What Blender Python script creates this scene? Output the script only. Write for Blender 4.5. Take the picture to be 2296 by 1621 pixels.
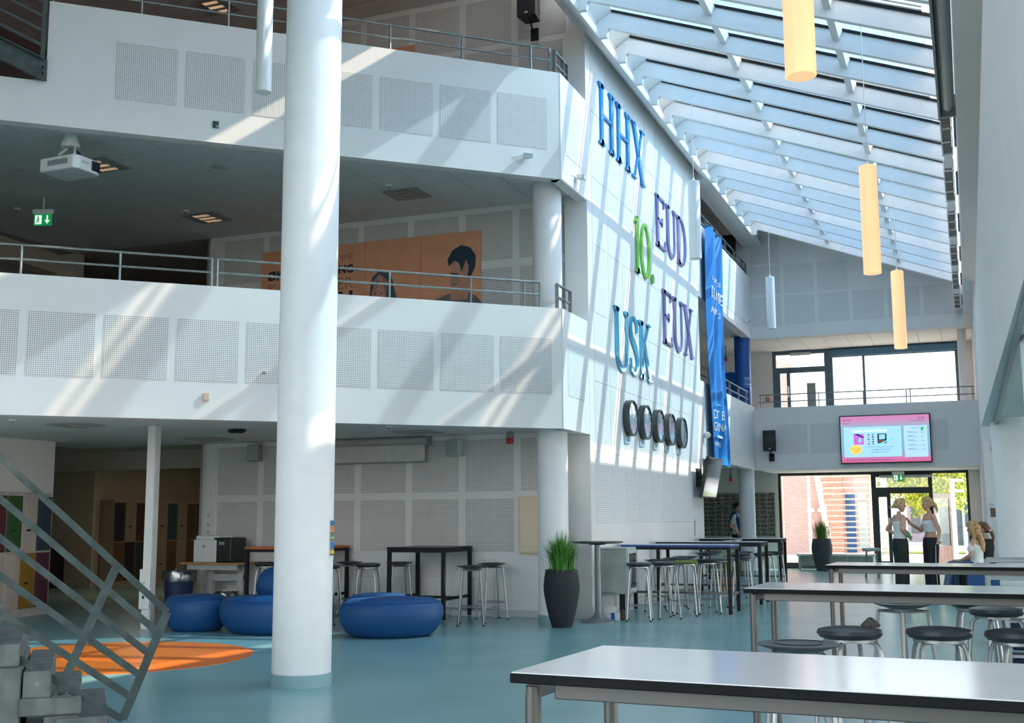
import bpy, bmesh, math, random
from mathutils import Vector, Matrix, Quaternion
for _o in list(bpy.data.objects):
    bpy.data.objects.remove(_o, do_unlink=True)
random.seed(7)
SC = bpy.context.scene
COL = SC.collection
PI = math.pi
V = Vector

# ------------------------------------------------------------------ camera
CAM_H = 1.35
yaw, pitch, roll, FPX = 0.37730657, 0.13723278, -0.00467953, 2567.49
_fw = V((-math.sin(yaw) * math.cos(pitch), math.cos(yaw) * math.cos(pitch), math.sin(pitch)))
_r = V((math.cos(yaw), math.sin(yaw), 0)); _u = _r.cross(_fw)
_R = _r * math.cos(roll) + _u * math.sin(roll)
_U = _u * math.cos(roll) - _r * math.sin(roll)
cam_d = bpy.data.cameras.new('camera'); cam = bpy.data.objects.new('camera', cam_d); COL.objects.link(cam)
cam_d.sensor_fit = 'HORIZONTAL'; cam_d.sensor_width = 36.0; cam_d.lens = 36.0 * FPX / 2296.0
cam_d.clip_start = 0.05; cam_d.clip_end = 500
m3 = Matrix((_R, _U, -_fw)).transposed()
cam.matrix_world = Matrix.Translation((0, 0, CAM_H)) @ m3.to_4x4()
SC.camera = cam

# ------------------------------------------------------------------ sky, sun, exposure
SUN_DIR = V((-1.0, -0.50, -0.985)).normalized()          # direction the light travels
world = bpy.data.worlds.new('sky'); SC.world = world; world.use_nodes = True
nt = world.node_tree; nt.nodes.clear()
wo = nt.nodes.new('ShaderNodeOutputWorld'); wb = nt.nodes.new('ShaderNodeBackground')
sk = nt.nodes.new('ShaderNodeTexSky'); sk.sky_type = 'NISHITA'; sk.sun_disc = False
sk.sun_elevation = math.radians(41); sk.sun_rotation = math.radians(63); sk.air_density = 1.0; sk.dust_density = 1.5; sk.ozone_density = 1.5
hs = nt.nodes.new('ShaderNodeHueSaturation'); hs.inputs['Saturation'].default_value = 0.33
nt.links.new(sk.outputs[0], hs.inputs['Color']); nt.links.new(hs.outputs[0], wb.inputs[0]); nt.links.new(wb.outputs[0], wo.inputs[0])
wb.inputs[1].default_value = 0.66
sun_d = bpy.data.lights.new('sun', 'SUN'); sun_o = bpy.data.objects.new('sun', sun_d); COL.objects.link(sun_o)
sun_d.energy = 6.4; sun_d.angle = math.radians(0.6); sun_d.color = (1.0, 0.86, 0.68)
sun_o.rotation_euler = SUN_DIR.to_track_quat('-Z', 'Y').to_euler(); sun_o.location = (20, 40, 30)
SC.view_settings.view_transform = 'Standard'; SC.view_settings.look = 'None'
SC.view_settings.exposure = 0.54; SC.view_settings.gamma = 1.0; SC.view_settings.use_curve_mapping = False
SC.cycles.use_denoising = True
SC.cycles.max_bounces = 5; SC.cycles.diffuse_bounces = 4; SC.cycles.glossy_bounces = 2; SC.cycles.transparent_max_bounces = 8
SC.cycles.use_adaptive_sampling = True; SC.cycles.adaptive_threshold = 0.08; SC.cycles.adaptive_min_samples = 16
SC.cycles.caustics_reflective = False; SC.cycles.caustics_refractive = False
SC.cycles.sample_clamp_indirect = 6.0

# ------------------------------------------------------------------ materials
def srgb(r, g, b):
    f = lambda c: c / 12.92 if c <= 0.04045 else ((c + 0.055) / 1.055) ** 2.4
    return (f(r / 255), f(g / 255), f(b / 255))
_mats = {}
def M(name, col=None, rough=0.6, metal=0.0, var=0.06, scale=6.0, bump=0.0, bscale=60.0, emit=0.0, spec=0.5, coat=0.0):
    if name in _mats: return _mats[name]
    m = bpy.data.materials.new(name); m.use_nodes = True; t = m.node_tree; n = t.nodes; L = t.links
    b = n['Principled BSDF']; c = tuple(col)
    b.inputs['Roughness'].default_value = rough; b.inputs['Metallic'].default_value = metal
    b.inputs['Specular IOR Level'].default_value = spec; b.inputs['Coat Weight'].default_value = coat
    tc = n.new('ShaderNodeTexCoord'); no = n.new('ShaderNodeTexNoise'); no.inputs['Scale'].default_value = scale
    no.inputs['Detail'].default_value = 1
    L.new(tc.outputs['Object'], no.inputs['Vector'])
    cr = n.new('ShaderNodeValToRGB'); e = cr.color_ramp.elements
    e[0].position = 0.3; e[1].position = 0.7
    e[0].color = (*[max(0, x * (1 - var)) for x in c], 1); e[1].color = (*[min(1, x * (1 + var)) for x in c], 1)
    L.new(no.outputs['Fac'], cr.inputs['Fac']); L.new(cr.outputs['Color'], b.inputs['Base Color'])
    if bump:
        n2 = n.new('ShaderNodeTexNoise'); n2.inputs['Scale'].default_value = bscale; L.new(tc.outputs['Object'], n2.inputs['Vector'])
        bp = n.new('ShaderNodeBump'); bp.inputs['Strength'].default_value = bump; bp.inputs['Distance'].default_value = 0.01
        L.new(n2.outputs['Fac'], bp.inputs['Height']); L.new(bp.outputs['Normal'], b.inputs['Normal'])
    if emit:
        L.new(cr.outputs['Color'], b.inputs['Emission Color']); b.inputs['Emission Strength'].default_value = emit
    _mats[name] = m
    return m
def _math(t, op, a, b=None, c=None):
    n = t.nodes.new('ShaderNodeMath'); n.operation = op
    for i, v in enumerate((a, b, c)):
        if v is None: continue
        if hasattr(v, 'is_output'): t.links.new(v, n.inputs[i])
        else: n.inputs[i].default_value = v
    return n.outputs[0]
def perforated(name, base, hole, pitch, rad):
    """board with a square grid of drilled holes (object space x / z)"""
    m = M(name, base, 0.75, var=0.02); t = m.node_tree; b = t.nodes['Principled BSDF']
    tc = t.nodes.new('ShaderNodeTexCoord'); sx = t.nodes.new('ShaderNodeSeparateXYZ'); t.links.new(tc.outputs['Object'], sx.inputs[0])
    fx = _math(t, 'SUBTRACT', _math(t, 'FRACT', _math(t, 'DIVIDE', sx.outputs[0], pitch)), 0.5)
    fz = _math(t, 'SUBTRACT', _math(t, 'FRACT', _math(t, 'DIVIDE', sx.outputs[2], pitch)), 0.5)
    d = _math(t, 'SQRT', _math(t, 'ADD', _math(t, 'MULTIPLY', fx, fx), _math(t, 'MULTIPLY', fz, fz)))
    k = _math(t, 'LESS_THAN', d, rad)
    mx = t.nodes.new('ShaderNodeMix'); mx.data_type = 'RGBA'
    src = b.inputs['Base Color'].links[0].from_socket
    t.links.new(k, mx.inputs[0]); t.links.new(src, mx.inputs[6]); mx.inputs[7].default_value = (*hole, 1)
    t.links.new(mx.outputs[2], b.inputs['Base Color'])
    return m
def slotted(name, base, slot, pitch, frac):
    m = M(name, base, 0.7, var=0.02); t = m.node_tree; b = t.nodes['Principled BSDF']
    tc = t.nodes.new('ShaderNodeTexCoord'); sx = t.nodes.new('ShaderNodeSeparateXYZ'); t.links.new(tc.outputs['Object'], sx.inputs[0])
    k = _math(t, 'LESS_THAN', _math(t, 'FRACT', _math(t, 'DIVIDE', sx.outputs[2], pitch)), frac)
    mx = t.nodes.new('ShaderNodeMix'); mx.data_type = 'RGBA'
    src = b.inputs['Base Color'].links[0].from_socket
    t.links.new(k, mx.inputs[0]); t.links.new(src, mx.inputs[6]); mx.inputs[7].default_value = (*slot, 1)
    t.links.new(mx.outputs[2], b.inputs['Base Color'])
    return m
def glassy(name, tint, gloss=0.08, rough=0.02):
    m = bpy.data.materials.new(name); m.use_nodes = True; t = m.node_tree; n = t.nodes; n.clear()
    o = n.new('ShaderNodeOutputMaterial'); tr = n.new('ShaderNodeBsdfTransparent'); gl = n.new('ShaderNodeBsdfGlossy'); mx = n.new('ShaderNodeMixShader')
    no = n.new('ShaderNodeTexNoise'); no.inputs['Scale'].default_value = 1.5
    cr = n.new('ShaderNodeValToRGB'); e = cr.color_ramp.elements
    e[0].color = (*[x * 0.97 for x in tint], 1); e[1].color = (*tint, 1)
    tc = n.new('ShaderNodeTexCoord'); t.links.new(tc.outputs['Object'], no.inputs['Vector'])
    t.links.new(no.outputs['Fac'], cr.inputs[0]); t.links.new(cr.outputs[0], tr.inputs[0])
    gl.inputs['Roughness'].default_value = rough; mx.inputs[0].default_value = gloss
    t.links.new(tr.outputs[0], mx.inputs[1]); t.links.new(gl.outputs[0], mx.inputs[2]); t.links.new(mx.outputs[0], o.inputs[0])
    _mats[name] = m
    return m
def brickmat(name, c1, c2, mortar, scale=1.0, bw=0.23, bh=0.075):
    m = M(name, c1, 0.9, var=0.08); t = m.node_tree; b = t.nodes['Principled BSDF']
    tc = t.nodes.new('ShaderNodeTexCoord'); br = t.nodes.new('ShaderNodeTexBrick')
    mp = t.nodes.new('ShaderNodeMapping'); mp.inputs['Rotation'].default_value = (math.radians(90), 0, 0)
    sx = t.nodes.new('ShaderNodeSeparateXYZ'); cb = t.nodes.new('ShaderNodeCombineXYZ')
    t.links.new(tc.outputs['Object'], sx.inputs[0])
    t.links.new(_math(t, 'ADD', sx.outputs[0], sx.outputs[1]), cb.inputs[0]); t.links.new(sx.outputs[2], cb.inputs[1])
    t.links.new(cb.outputs[0], br.inputs['Vector'])
    br.inputs['Scale'].default_value = scale; br.inputs['Brick Width'].default_value = bw; br.inputs['Row Height'].default_value = bh
    br.inputs['Mortar Size'].default_value = 0.008
    br.inputs['Color1'].default_value = (*c1, 1); br.inputs['Color2'].default_value = (*c2, 1); br.inputs['Mortar'].default_value = (*mortar, 1)
    t.links.new(br.outputs['Color'], b.inputs['Base Color'])
    return m

WHITE = M('white_plaster', (0.80, 0.785, 0.755), 0.75, var=0.02, scale=2)
WHITE2 = M('white_paint', (0.88, 0.88, 0.87), 0.5, var=0.02)
PERF = perforated('perforated_board', (0.78, 0.765, 0.735), (0.10, 0.10, 0.095), 0.0229, 0.235)
PERF2 = perforated('perforated_board_wall', (0.76, 0.735, 0.70), (0.09, 0.085, 0.08), 0.0251, 0.25)
PERF3 = perforated('perforated_board_far', (0.78, 0.765, 0.74), (0.16, 0.155, 0.15), 0.0251, 0.20)
SLOT = slotted('slotted_board', (0.82, 0.83, 0.82), (0.56, 0.60, 0.61), 0.030, 0.36)
TILE = M('ceiling_tile', (0.72, 0.72, 0.70), 0.9, var=0.03, scale=20)
GRID = M('ceiling_grid', (0.36, 0.36, 0.34), 0.8)
FLOOR = M('blue_linoleum', (0.215, 0.41, 0.425), 0.27, var=0.06, scale=1.2, bump=0.015, bscale=3, spec=0.5)
ORANGE = M('orange_linoleum', (0.86, 0.20, 0.025), 0.33, var=0.03)
STEEL = M('galvanised_steel', (0.27, 0.30, 0.295), 0.42, 0.75, var=0.14, scale=14)
DSTEEL = M('dark_steel', (0.085, 0.105, 0.105), 0.6, 0.3, var=0.15, scale=10)
TUBE = M('grey_tube_metal', (0.36, 0.37, 0.36), 0.35, 0.7, var=0.05)
LEGMET = M('table_leg_metal', (0.13, 0.125, 0.115), 0.42, 0.5, var=0.04)
BLACK = M('black_plastic', (0.016, 0.017, 0.018), 0.45, var=0.1)
BLACKM = M('black_metal', (0.014, 0.016, 0.018), 0.55, 0.0, var=0.1, spec=0.25)
EDGEB = M('black_table_edge', (0.010, 0.011, 0.012), 0.7, var=0.1, spec=0.15)
CUSH = M('black_vinyl', (0.030, 0.035, 0.040), 0.38, var=0.12, scale=30)
DKGREY = M('dark_grey_seat', (0.055, 0.06, 0.065), 0.4, var=0.1)
LAMI = M('white_laminate', (0.80, 0.81, 0.81), 0.17, var=0.02, spec=0.6)
CONC = M('concrete', (0.135, 0.145, 0.135), 0.85, var=0.22, scale=9, bump=0.15, bscale=40)
BLUEF = M('blue_upholstery', (0.004, 0.068, 0.22), 0.55, var=0.05, scale=40)
BLUEP = M('blue_column_paint', (0.006, 0.085, 0.36), 0.4, var=0.03)
GREYP = M('grey_plastic', (0.28, 0.30, 0.30), 0.5)
LGREY = M('light_grey_plastic', (0.55, 0.57, 0.56), 0.5)
CREAM = M('cream_paint', (0.76, 0.60, 0.42), 0.5, var=0.02)
REDP = M('red_paint', (0.55, 0.02, 0.02), 0.4)
WPLAST = M('white_plastic', (0.80, 0.80, 0.78), 0.4, var=0.02)
GLASS_ROOF = glassy('tinted_roof_glass', (0.50, 0.625, 0.725), 0.05)
GLASS_CLEAR = glassy('clear_glass', (0.97, 0.98, 0.98), 0.05)
GLASS_WIN = glassy('window_glass', (0.93, 0.96, 0.96), 0.05)

# ------------------------------------------------------------------ mesh building
class MB:
    def __init__(s): s.v = []; s.f = []
    def add(s, vs, fs):
        o = len(s.v); s.v += [tuple(p) for p in vs]; s.f += [tuple(i + o for i in f) for f in fs]; return s
    def box(s, x0, x1, y0, y1, z0, z1):
        vs = [(x, y, z) for z in (z0, z1) for y in (y0, y1) for x in (x0, x1)]
        return s.add(vs, [(0, 2, 3, 1), (4, 5, 7, 6), (0, 1, 5, 4), (2, 6, 7, 3), (0, 4, 6, 2), (1, 3, 7, 5)])
    def obox(s, c, ax, ay, az):
        c = V(c); ax, ay, az = V(ax), V(ay), V(az)
        vs = [c + ax * i + ay * j + az * k for k in (-1, 1) for j in (-1, 1) for i in (-1, 1)]
        return s.add(vs, [(0, 2, 3, 1), (4, 5, 7, 6), (0, 1, 5, 4), (2, 6, 7, 3), (0, 4, 6, 2), (1, 3, 7, 5)])
    def bar(s, p0, p1, w, h, up=(0, 0, 1)):
        p0, p1 = V(p0), V(p1); d = (p1 - p0).normalized(); u = V(up); side = d.cross(u)
        if side.length < 1e-4: side = d.cross(V((1, 0, 0)))
        side.normalize(); uu = side.cross(d).normalized()
        return s.obox((p0 + p1) / 2, (p1 - p0) / 2, side * w / 2, uu * h / 2)
    def tube(s, pts, r, seg=8, cap=True):
        pts = [V(p) for p in pts]; n = len(pts); rs = r if isinstance(r, (list, tuple)) else [r] * n
        d = (pts[1] - pts[0]).normalized(); a = d.orthogonal().normalized(); vs = []
        for i, p in enumerate(pts):
            if i == 0: t = pts[1] - pts[0]
            elif i == n - 1: t = pts[-1] - pts[-2]
            else: t = (pts[i + 1] - pts[i]).normalized() + (pts[i] - pts[i - 1]).normalized()
            t = t.normalized() if t.length > 1e-9 else d
            a = (a - t * a.dot(t)).normalized(); b = t.cross(a)
            for k in range(seg):
                g = 2 * PI * k / seg; vs.append(p + (a * math.cos(g) + b * math.sin(g)) * rs[i])
        fs = [(i * seg + k, i * seg + (k + 1) % seg, (i + 1) * seg + (k + 1) % seg, (i + 1) * seg + k) for i in range(n - 1) for k in range(seg)]
        if cap: fs += [tuple(reversed(range(seg))), tuple(range((n - 1) * seg, n * seg))]
        return s.add(vs, fs)
    def lathe(s, prof, seg=24, c=(0, 0, 0), sx=1.0, sy=1.0):
        vs = []
        for r, z in prof:
            for k in range(seg):
                g = 2 * PI * k / seg; vs.append((c[0] + r * math.cos(g) * sx, c[1] + r * math.sin(g) * sy, c[2] + z))
        n = len(prof)
        fs = [(i * seg + k, i * seg + (k + 1) % seg, (i + 1) * seg + (k + 1) % seg, (i + 1) * seg + k) for i in range(n - 1) for k in range(seg)]
        fs += [tuple(reversed(range(seg))), tuple(range((n - 1) * seg, n * seg))]
        return s.add(vs, fs)
    def ell(s, c, rx, ry, rz, seg=12, rings=8):
        prof = [(max(1e-4, math.sin(PI * i / rings)), -math.cos(PI * i / rings)) for i in range(rings + 1)]
        vs = []
        for r, z in prof:
            for k in range(seg):
                g = 2 * PI * k / seg; vs.append((c[0] + rx * r * math.cos(g), c[1] + ry * r * math.sin(g), c[2] + rz * z))
        fs = [(i * seg + k, i * seg + (k + 1) % seg, (i + 1) * seg + (k + 1) % seg, (i + 1) * seg + k) for i in range(rings) for k in range(seg)]
        return s.add(vs, fs)
    def prism(s, poly, o, ex, ey, ez):
        """2-D polygon (counter-clockwise in ex/ey), extruded along ez"""
        o, ex, ey, ez = V(o), V(ex), V(ey), V(ez); n = len(poly)
        vs = [o + ex * a + ey * b for a, b in poly] + [o + ex * a + ey * b + ez for a, b in poly]
        fs = [tuple(reversed(range(n))), tuple(range(n, 2 * n))] + [(i, (i + 1) % n, n + (i + 1) % n, n + i) for i in range(n)]
        return s.add(vs, fs)
    def mesh(s, name, smooth=False, bevel=0.0, seg=1):
        me = bpy.data.meshes.new(name); me.from_pydata(s.v, [], s.f)
        bm = bmesh.new(); bm.from_mesh(me); bmesh.ops.recalc_face_normals(bm, faces=bm.faces)
        if bevel:
            es = [e for e in bm.edges if len(e.link_faces) == 2 and e.calc_face_angle(0) > 0.6]
            bmesh.ops.bevel(bm, geom=es, offset=bevel, segments=seg, affect='EDGES', profile=0.5)
        bm.to_mesh(me); bm.free()
        if smooth:
            for p in me.polygons: p.use_smooth = True
            try: me.set_sharp_from_angle(angle=math.radians(40))
            except Exception: pass
        return me
    def build(s, name, mat, parent=None, smooth=False, bevel=0.0, seg=1):
        return link(name, s.mesh(name, smooth, bevel, seg), mat, parent)
def link(name, me, mat=None, parent=None, loc=None, rz=0.0):
    o = bpy.data.objects.new(name, me); COL.objects.link(o)
    if mat is not None and me is not None and len(me.materials) == 0: me.materials.append(mat)
    if parent is not None: o.parent = parent
    if loc is not None: o.location = loc
    if rz: o.rotation_euler = (0, 0, rz)
    return o
def tag(o, label, cat, group=None):
    o['label'] = label; o['category'] = cat
    if group: o['group'] = group
    return o
def thing(name, label, cat, loc=(0, 0, 0), rz=0.0, group=None):
    o = bpy.data.objects.new(name, None); COL.objects.link(o); o.location = loc; o.rotation_euler = (0, 0, rz); o.empty_display_size = 0.1
    return tag(o, label, cat, group)
def struct(o, label=None):
    o['kind'] = 'structure'
    if label: o['label'] = label
    return o
def copy_tree(o, parent=None):
    c = o.copy(); COL.objects.link(c); c.parent = parent
    for ch in list(o.children): copy_tree(ch, c)
    return c
def dup(root, loc, rz, label, group=None):
    c = copy_tree(root); c.location = loc; c.rotation_euler = (0, 0, rz); c['label'] = label
    if group: c['group'] = group
    return c
_txt = {}
def text(name, s, size, mat, parent, loc, rot, depth=0.002, align='LEFT', sx=1.0, bold=0.0):
    cu = bpy.data.curves.new('t', 'FONT'); cu.body = s; cu.size = size; cu.extrude = depth; cu.align_x = align; cu.offset = bold
    cu.resolution_u = 2
    o = bpy.data.objects.new('t', cu); me = bpy.data.meshes.new_from_object(o); me.name = name
    bpy.data.objects.remove(o); bpy.data.curves.remove(cu)
    r = link(name, me, mat, parent, loc); r.rotation_euler = rot; r.scale = (sx, 1, 1)
    me.materials.clear(); me.materials.append(mat)
    return r
UP = (PI / 2, 0, 0)
_pm = {}
def panel(parent, name, loc, rz, w, h, t, mat):
    """board whose local x runs along the wall and whose face looks to local -y"""
    k = (round(w, 4), round(h, 4), round(t, 4), mat.name)
    if k not in _pm:
        me = MB().box(0, w, -t, 0, 0, h).mesh(name); me.materials.append(mat); _pm[k] = me
    return link(name, _pm[k], None, parent, loc, rz)
def clip(poly, a, b, c):
    """keep a*x + b*y <= c"""
    out = []
    for i in range(len(poly)):
        p, q = poly[i], poly[(i + 1) % len(poly)]
        dp, dq = a * p[0] + b * p[1] - c, a * q[0] + b * q[1] - c
        if dp <= 0: out.append(p)
        if dp * dq < 0:
            t = dp / (dp - dq); out.append((p[0] + (q[0] - p[0]) * t, p[1] + (q[1] - p[1]) * t))
    return out
def tiles(parent, z, x0, x1, y0, y1, ox, oy, px, py, planes=(), mat=None, t=0.012, gap=0.005, skip=()):
    mat = mat or TILE; full = None
    i0, i1 = math.floor((x0 - ox) / px), math.ceil((x1 - ox) / px)
    j0, j1 = math.floor((y0 - oy) / py), math.ceil((y1 - oy) / py)
    for i in range(i0, i1):
        for j in range(j0, j1):
            if (i, j) in skip: continue
            ax, bx, ay, by = ox + i * px, ox + (i + 1) * px, oy + j * py, oy + (j + 1) * py
            poly = [(max(ax, x0) + gap, max(ay, y0) + gap), (min(bx, x1) - gap, max(ay, y0) + gap), (min(bx, x1) - gap, min(by, y1) - gap), (max(ax, x0) + gap, min(by, y1) - gap)]
            if poly[1][0] - poly[0][0] < 0.02 or poly[2][1] - poly[1][1] < 0.02: continue
            whole = ax >= x0 and bx <= x1 and ay >= y0 and by <= y1
            q = poly
            for (a, b, c) in planes:
                q = clip(q, a, b, c)
                if len(q) < 3: break
            if len(q) < 3: continue
            if q != poly: whole = False
            if whole:
                if full is None:
                    full = MB().box(gap, px - gap, gap, py - gap, -t, 0).mesh('ceiling_tile'); full.materials.append(mat)
                link('ceiling_tile', full, None, parent, (ax, ay, z))
            else:
                link('ceiling_tile', MB().prism(q, (0, 0, z - t), (1, 0, 0), (0, 1, 0), (0, 0, t)).mesh('ceiling_tile'), mat, parent)
# balcony line: runs at 42 degrees through the hall
FD = V((0.743, 0.669, 0)); FN = V((0.669, -0.743, 0)); FO = V((-4.87, 14.08, 0)); FANG = math.atan2(0.669, 0.743)
def FP(u, off, z): p = FO + FD * u + FN * off; return V((p.x, p.y, z))
# ================================================================== STRUCTURE
def sbox(name, x0, x1, y0, y1, z0, z1, mat=None, label=None):
    return struct(MB().box(x0, x1, y0, y1, z0, z1).build(name, mat or WHITE), label)
floor = struct(MB().box(-20, 8, -3, 32.0, -0.2, 0.0).build('floor', FLOOR), 'glossy light blue linoleum floor of the hall')
disc = MB().lathe([(1.42, 0.0005), (1.42, 0.004), (1.415, 0.0045)], 72, (-8.15, 9.5, 0)).build('orange_floor_inlay', ORANGE, floor)
disc['label'] = 'big round orange disc set into the blue floor'

# ---- letter wall (left side of the long hall)
wl = sbox('wall_left', -5.2, -4.86, 15.2, 22.45, 0, 8.40, WHITE, 'tall white slotted wall carrying the big letters and clocks')
for c in range(9):
    for r in range(7):
        panel(wl, 'slotted_panel', (-4.86, 15.43 + c * 0.752, 1.30 + r * 1.0), PI / 2, 0.68, 0.975, 0.004, SLOT)
for i, (z0, z1) in enumerate(((2.53, 4.09), (5.80, 7.37))):
    w = sbox('wall_gallery', -5.06, -4.86, 22.45, 28.6, z0, z1, WHITE, ('lower' if i == 0 else 'upper') + ' white gallery parapet beside the letter wall')
    for c in range(7):
        panel(w, 'slotted_panel', (-4.86, 22.62 + c * 0.81, z0 + 0.28), PI / 2, 0.74, z1 - z0 - 0.5, 0.004, SLOT)
bkp = [(-4.92, 8.40), (-4.85, 8.40), (-4.70, 8.24), (-4.61, 8.165), (-4.565, 8.165), (-4.555, 8.20), (-4.555, 8.27), (-4.60, 8.30), (-4.605, 8.98), (-4.92, 8.98)]
struct(MB().prism(bkp, (0, 15.25, 0), (1, 0, 0), (0, 0, 1), (0, 7.20, 0)).build('trim_1', WHITE), 'white coved beam running along the top of the letter wall')
bk2 = [(-5.0, 8.165), (-4.565, 8.165), (-4.555, 8.20), (-4.555, 8.27), (-4.60, 8.30), (-4.605, 8.98), (-5.0, 8.98)]
struct(MB().prism(bk2, (0, 22.45, 0), (1, 0, 0), (0, 0, 1), (0, 6.15, 0)).build('trim_5', WHITE), 'white beam over the top gallery opening')
struct(MB().prism(bkp, (0, -2.2, 0), (1, 0, 0), (0, 0, 1), (0, 17.45, 0)).build('trim_6', WHITE), 'white beam over the open atrium')

# ---- back wall, three storeys
wb_ = sbox('wall_back', -11.4, -4.95, 15.3, 15.55, 0, 9.4, WHITE, 'white perforated back wall of the atrium')
for k in range(8):
    xl = -5.18 - 0.8625 * k - 0.755
    if xl < -11.2: continue
    rows = [(1.753, .757), (8.49, .73), (7.70, .70)]
    if k != 0: rows += [(0.897, .747)]
    rows += [(5.149, .731), (4.29, .739)]
    for z0, h in rows:
        panel(wb_, 'perforated_panel', (xl, 15.3, z0), 0, 0.755, h, 0.004, PERF2)
sbox('wall_back', -18, -11.4, 15.3, 15.5, 6.5, 9.4, WHITE, 'white top floor wall left of the perforated wall')
sbox('baseboard_back', -11.3, -5.42, 15.27, 15.3, 0, 0.09, LGREY, 'grey skirting along the back wall')
sbox('baseboard_left', -4.86, -4.83, 15.25, 22.4, 0, 0.09, LGREY, 'grey skirting along the letter wall')

# ---- balcony fronts at 42 degrees
def fascia(name, u0, u1, z0, z1, label, t=0.16):
    m = MB(); a, b = FP(u0, -t / 2, 0), FP(u1, -t / 2, 0); c = (a + b) / 2
    m.obox((c.x, c.y, (z0 + z1) / 2), (b - a) / 2, FN * t / 2, (0, 0, (z1 - z0) / 2))
    return struct(m.build(name, WHITE), label)
f1 = fascia('wall_balcony', -13.0, 0.0, 2.52, 4.11, 'lower white balcony front with a row of perforated panels')
for k in range(12):
    p = FP(-0.15 - 0.803 * k - 0.71, 0, 2.967); panel(f1, 'perforated_panel', p, FANG, 0.71, 0.727, 0.004, PERF)
f2 = fascia('wall_balcony', -6.43, 0.0, 5.87, 7.365, 'upper white balcony front with a row of perforated panels')
fascia('wall_balcony', -13.0, -6.43, 5.87, 6.385, 'low white balcony edge below the steel stair')
for k in range(7):
    p = FP(-0.19 - 0.798 * k - 0.70, 0, 6.266); panel(f2, 'perforated_panel', p, FANG, 0.70, 0.708, 0.004, PERF)
r1 = sbox('wall_balcony', -5.02, -4.862, 14.08, 15.22, 2.52, 4.11, WHITE, 'short lower balcony return beside the letter wall')
panel(r1, 'slotted_panel', (-4.862, 14.28, 2.97), PI / 2, 0.70, 0.72, 0.004, SLOT)
r2 = sbox('wall_balcony', -5.02, -4.862, 14.08, 15.22, 5.87, 7.365, WHITE, 'short upper balcony return beside the letter wall')
panel(r2, 'slotted_panel', (-4.862, 14.28, 6.27), PI / 2, 0.70, 0.70, 0.004, SLOT)

# ---- floors / ceilings behind the balcony fronts
tri = [(-5.0, 14.10), (-5.0, 15.3), (-18, 15.3), (-18, 2.4)]
FCL = (0.669, -0.743, FN.dot(FO) - 0.155)
def slab(name, poly, z0, z1, mat, label):
    return struct(MB().prism(poly, (0, 0, z0), (1, 0, 0), (0, 1, 0), (0, 0, z1 - z0)).build(name, mat), label)
c1 = slab('ceiling', tri, 2.585, 3.10, GRID, 'white tiled ceiling under the lower balcony')
tiles(c1, 2.585, -13.9, -4.88, 5.0, 15.3, -9.70, 10.225, 0.573, 0.513, [FCL], t=0.012, gap=0.002)
c2 = slab('ceiling', tri, 5.975, 6.40, GRID, 'grey tiled ceiling of the middle gallery')
tiles(c2, 5.975, -14.2, -4.88, 5.0, 15.3, -9.70, 10.225, 0.573, 0.513, [FCL], gap=0.0045)
c3 = slab('ceiling', [(-4.8, -2.2), (-4.8, 15.3), (-18, 15.3), (-18, -2.2)], 9.32, 9.6, GRID, 'tiled ceiling of the top floor')
tiles(c3, 9.32, -14.2, -4.88, 9.0, 15.3, -9.70, 10.225, 0.573, 0.513, [(0.669, -0.743, FN.dot(FO) + 1.0)], gap=0.0045)

slab('floor', [(-5.06, 14.2), (-5.06, 15.3), (-18, 15.3), (-18, 2.7)], 6.40, 6.42, M('russet_linoleum', (.36, .14, .08), .5), 'russet floor of the top gallery')
slab('floor', [(-5.06, 14.2), (-5.06, 15.3), (-18, 15.3), (-18, 2.7)], 3.10, 3.12, M('grey_green_linoleum', (.28, .33, .30), .5), 'grey green floor of the middle gallery')
# ---- hall behind the lockers, and the dark gallery above it
HALL = M('hall_wall_paint', (0.52, 0.47, 0.40), 0.8, var=0.03)
sbox('wall_left', -13.6, -13.08, 4.0, 13.85, 0, 2.585, WHITE, 'white wall pier behind the coloured lockers')
sbox('wall_left', -20, -16.95, 19.1, 19.3, 0, 2.6, HALL, 'beige wall of the side hall')
sbox('wall_left', -17.25, -17.05, 19.3, 23.2, 0, 2.6, HALL, 'wall behind the far lockers')
sbox('wall_back', -17.25, -11.4, 23.0, 23.2, 0, 2.6, HALL, 'end wall of the side hall')
sbox('wall_back', -11.6, -11.4, 15.5, 23.0, 0, 2.6, HALL, 'side wall of the dark hall')
sbox('wall_left', -20.2, -20, -2.2, 19.3, 0, 2.6, HALL, 'left wall of the side hall')
slab('ceiling', [(-20, 15.3), (-11.4, 15.3), (-11.4, 23.2), (-20, 23.2)], 2.585, 3.1, HALL, 'ceiling of the side hall')
slab('ceiling', [(-20, -2.2), (-18, -2.2), (-18, 15.3), (-20, 15.3)], 2.585, 3.1, HALL, 'ceiling strip of the side hall')
sbox('trim_2', -18.0, -11.42, 16.4, 16.6, 2.26, 2.585, HALL, 'lintel across the side hall')
sbox('wall_left', -18.2, -18, -2.2, 24, 3.1, 9.5, HALL, 'left wall of the galleries')
sbox('wall_back', -18, -11.4, 20.0, 20.2, 3.1, 6.5, HALL, 'end wall of the dark gallery')
slab('ceiling', [(-18, 15.3), (-11.4, 15.3), (-11.4, 20), (-18, 20)], 5.975, 6.4, HALL, 'ceiling of the dark gallery')
sbox('wall_back', -11.6, -11.4, 15.5, 20.0, 3.1, 6.0, HALL, 'side wall of the dark gallery')
gb = MB().prism([(0, 0), (6.8, 0), (6.8, 0.34), (0, 0.34)], (-13.9, 8.6, 5.64), V((-0.10, 0.995, 0)), (0, 0, 1), (-0.25, 0, 0))
struct(gb.build('trim_3', HALL), 'beige bulkhead under the dark gallery ceiling')
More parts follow.
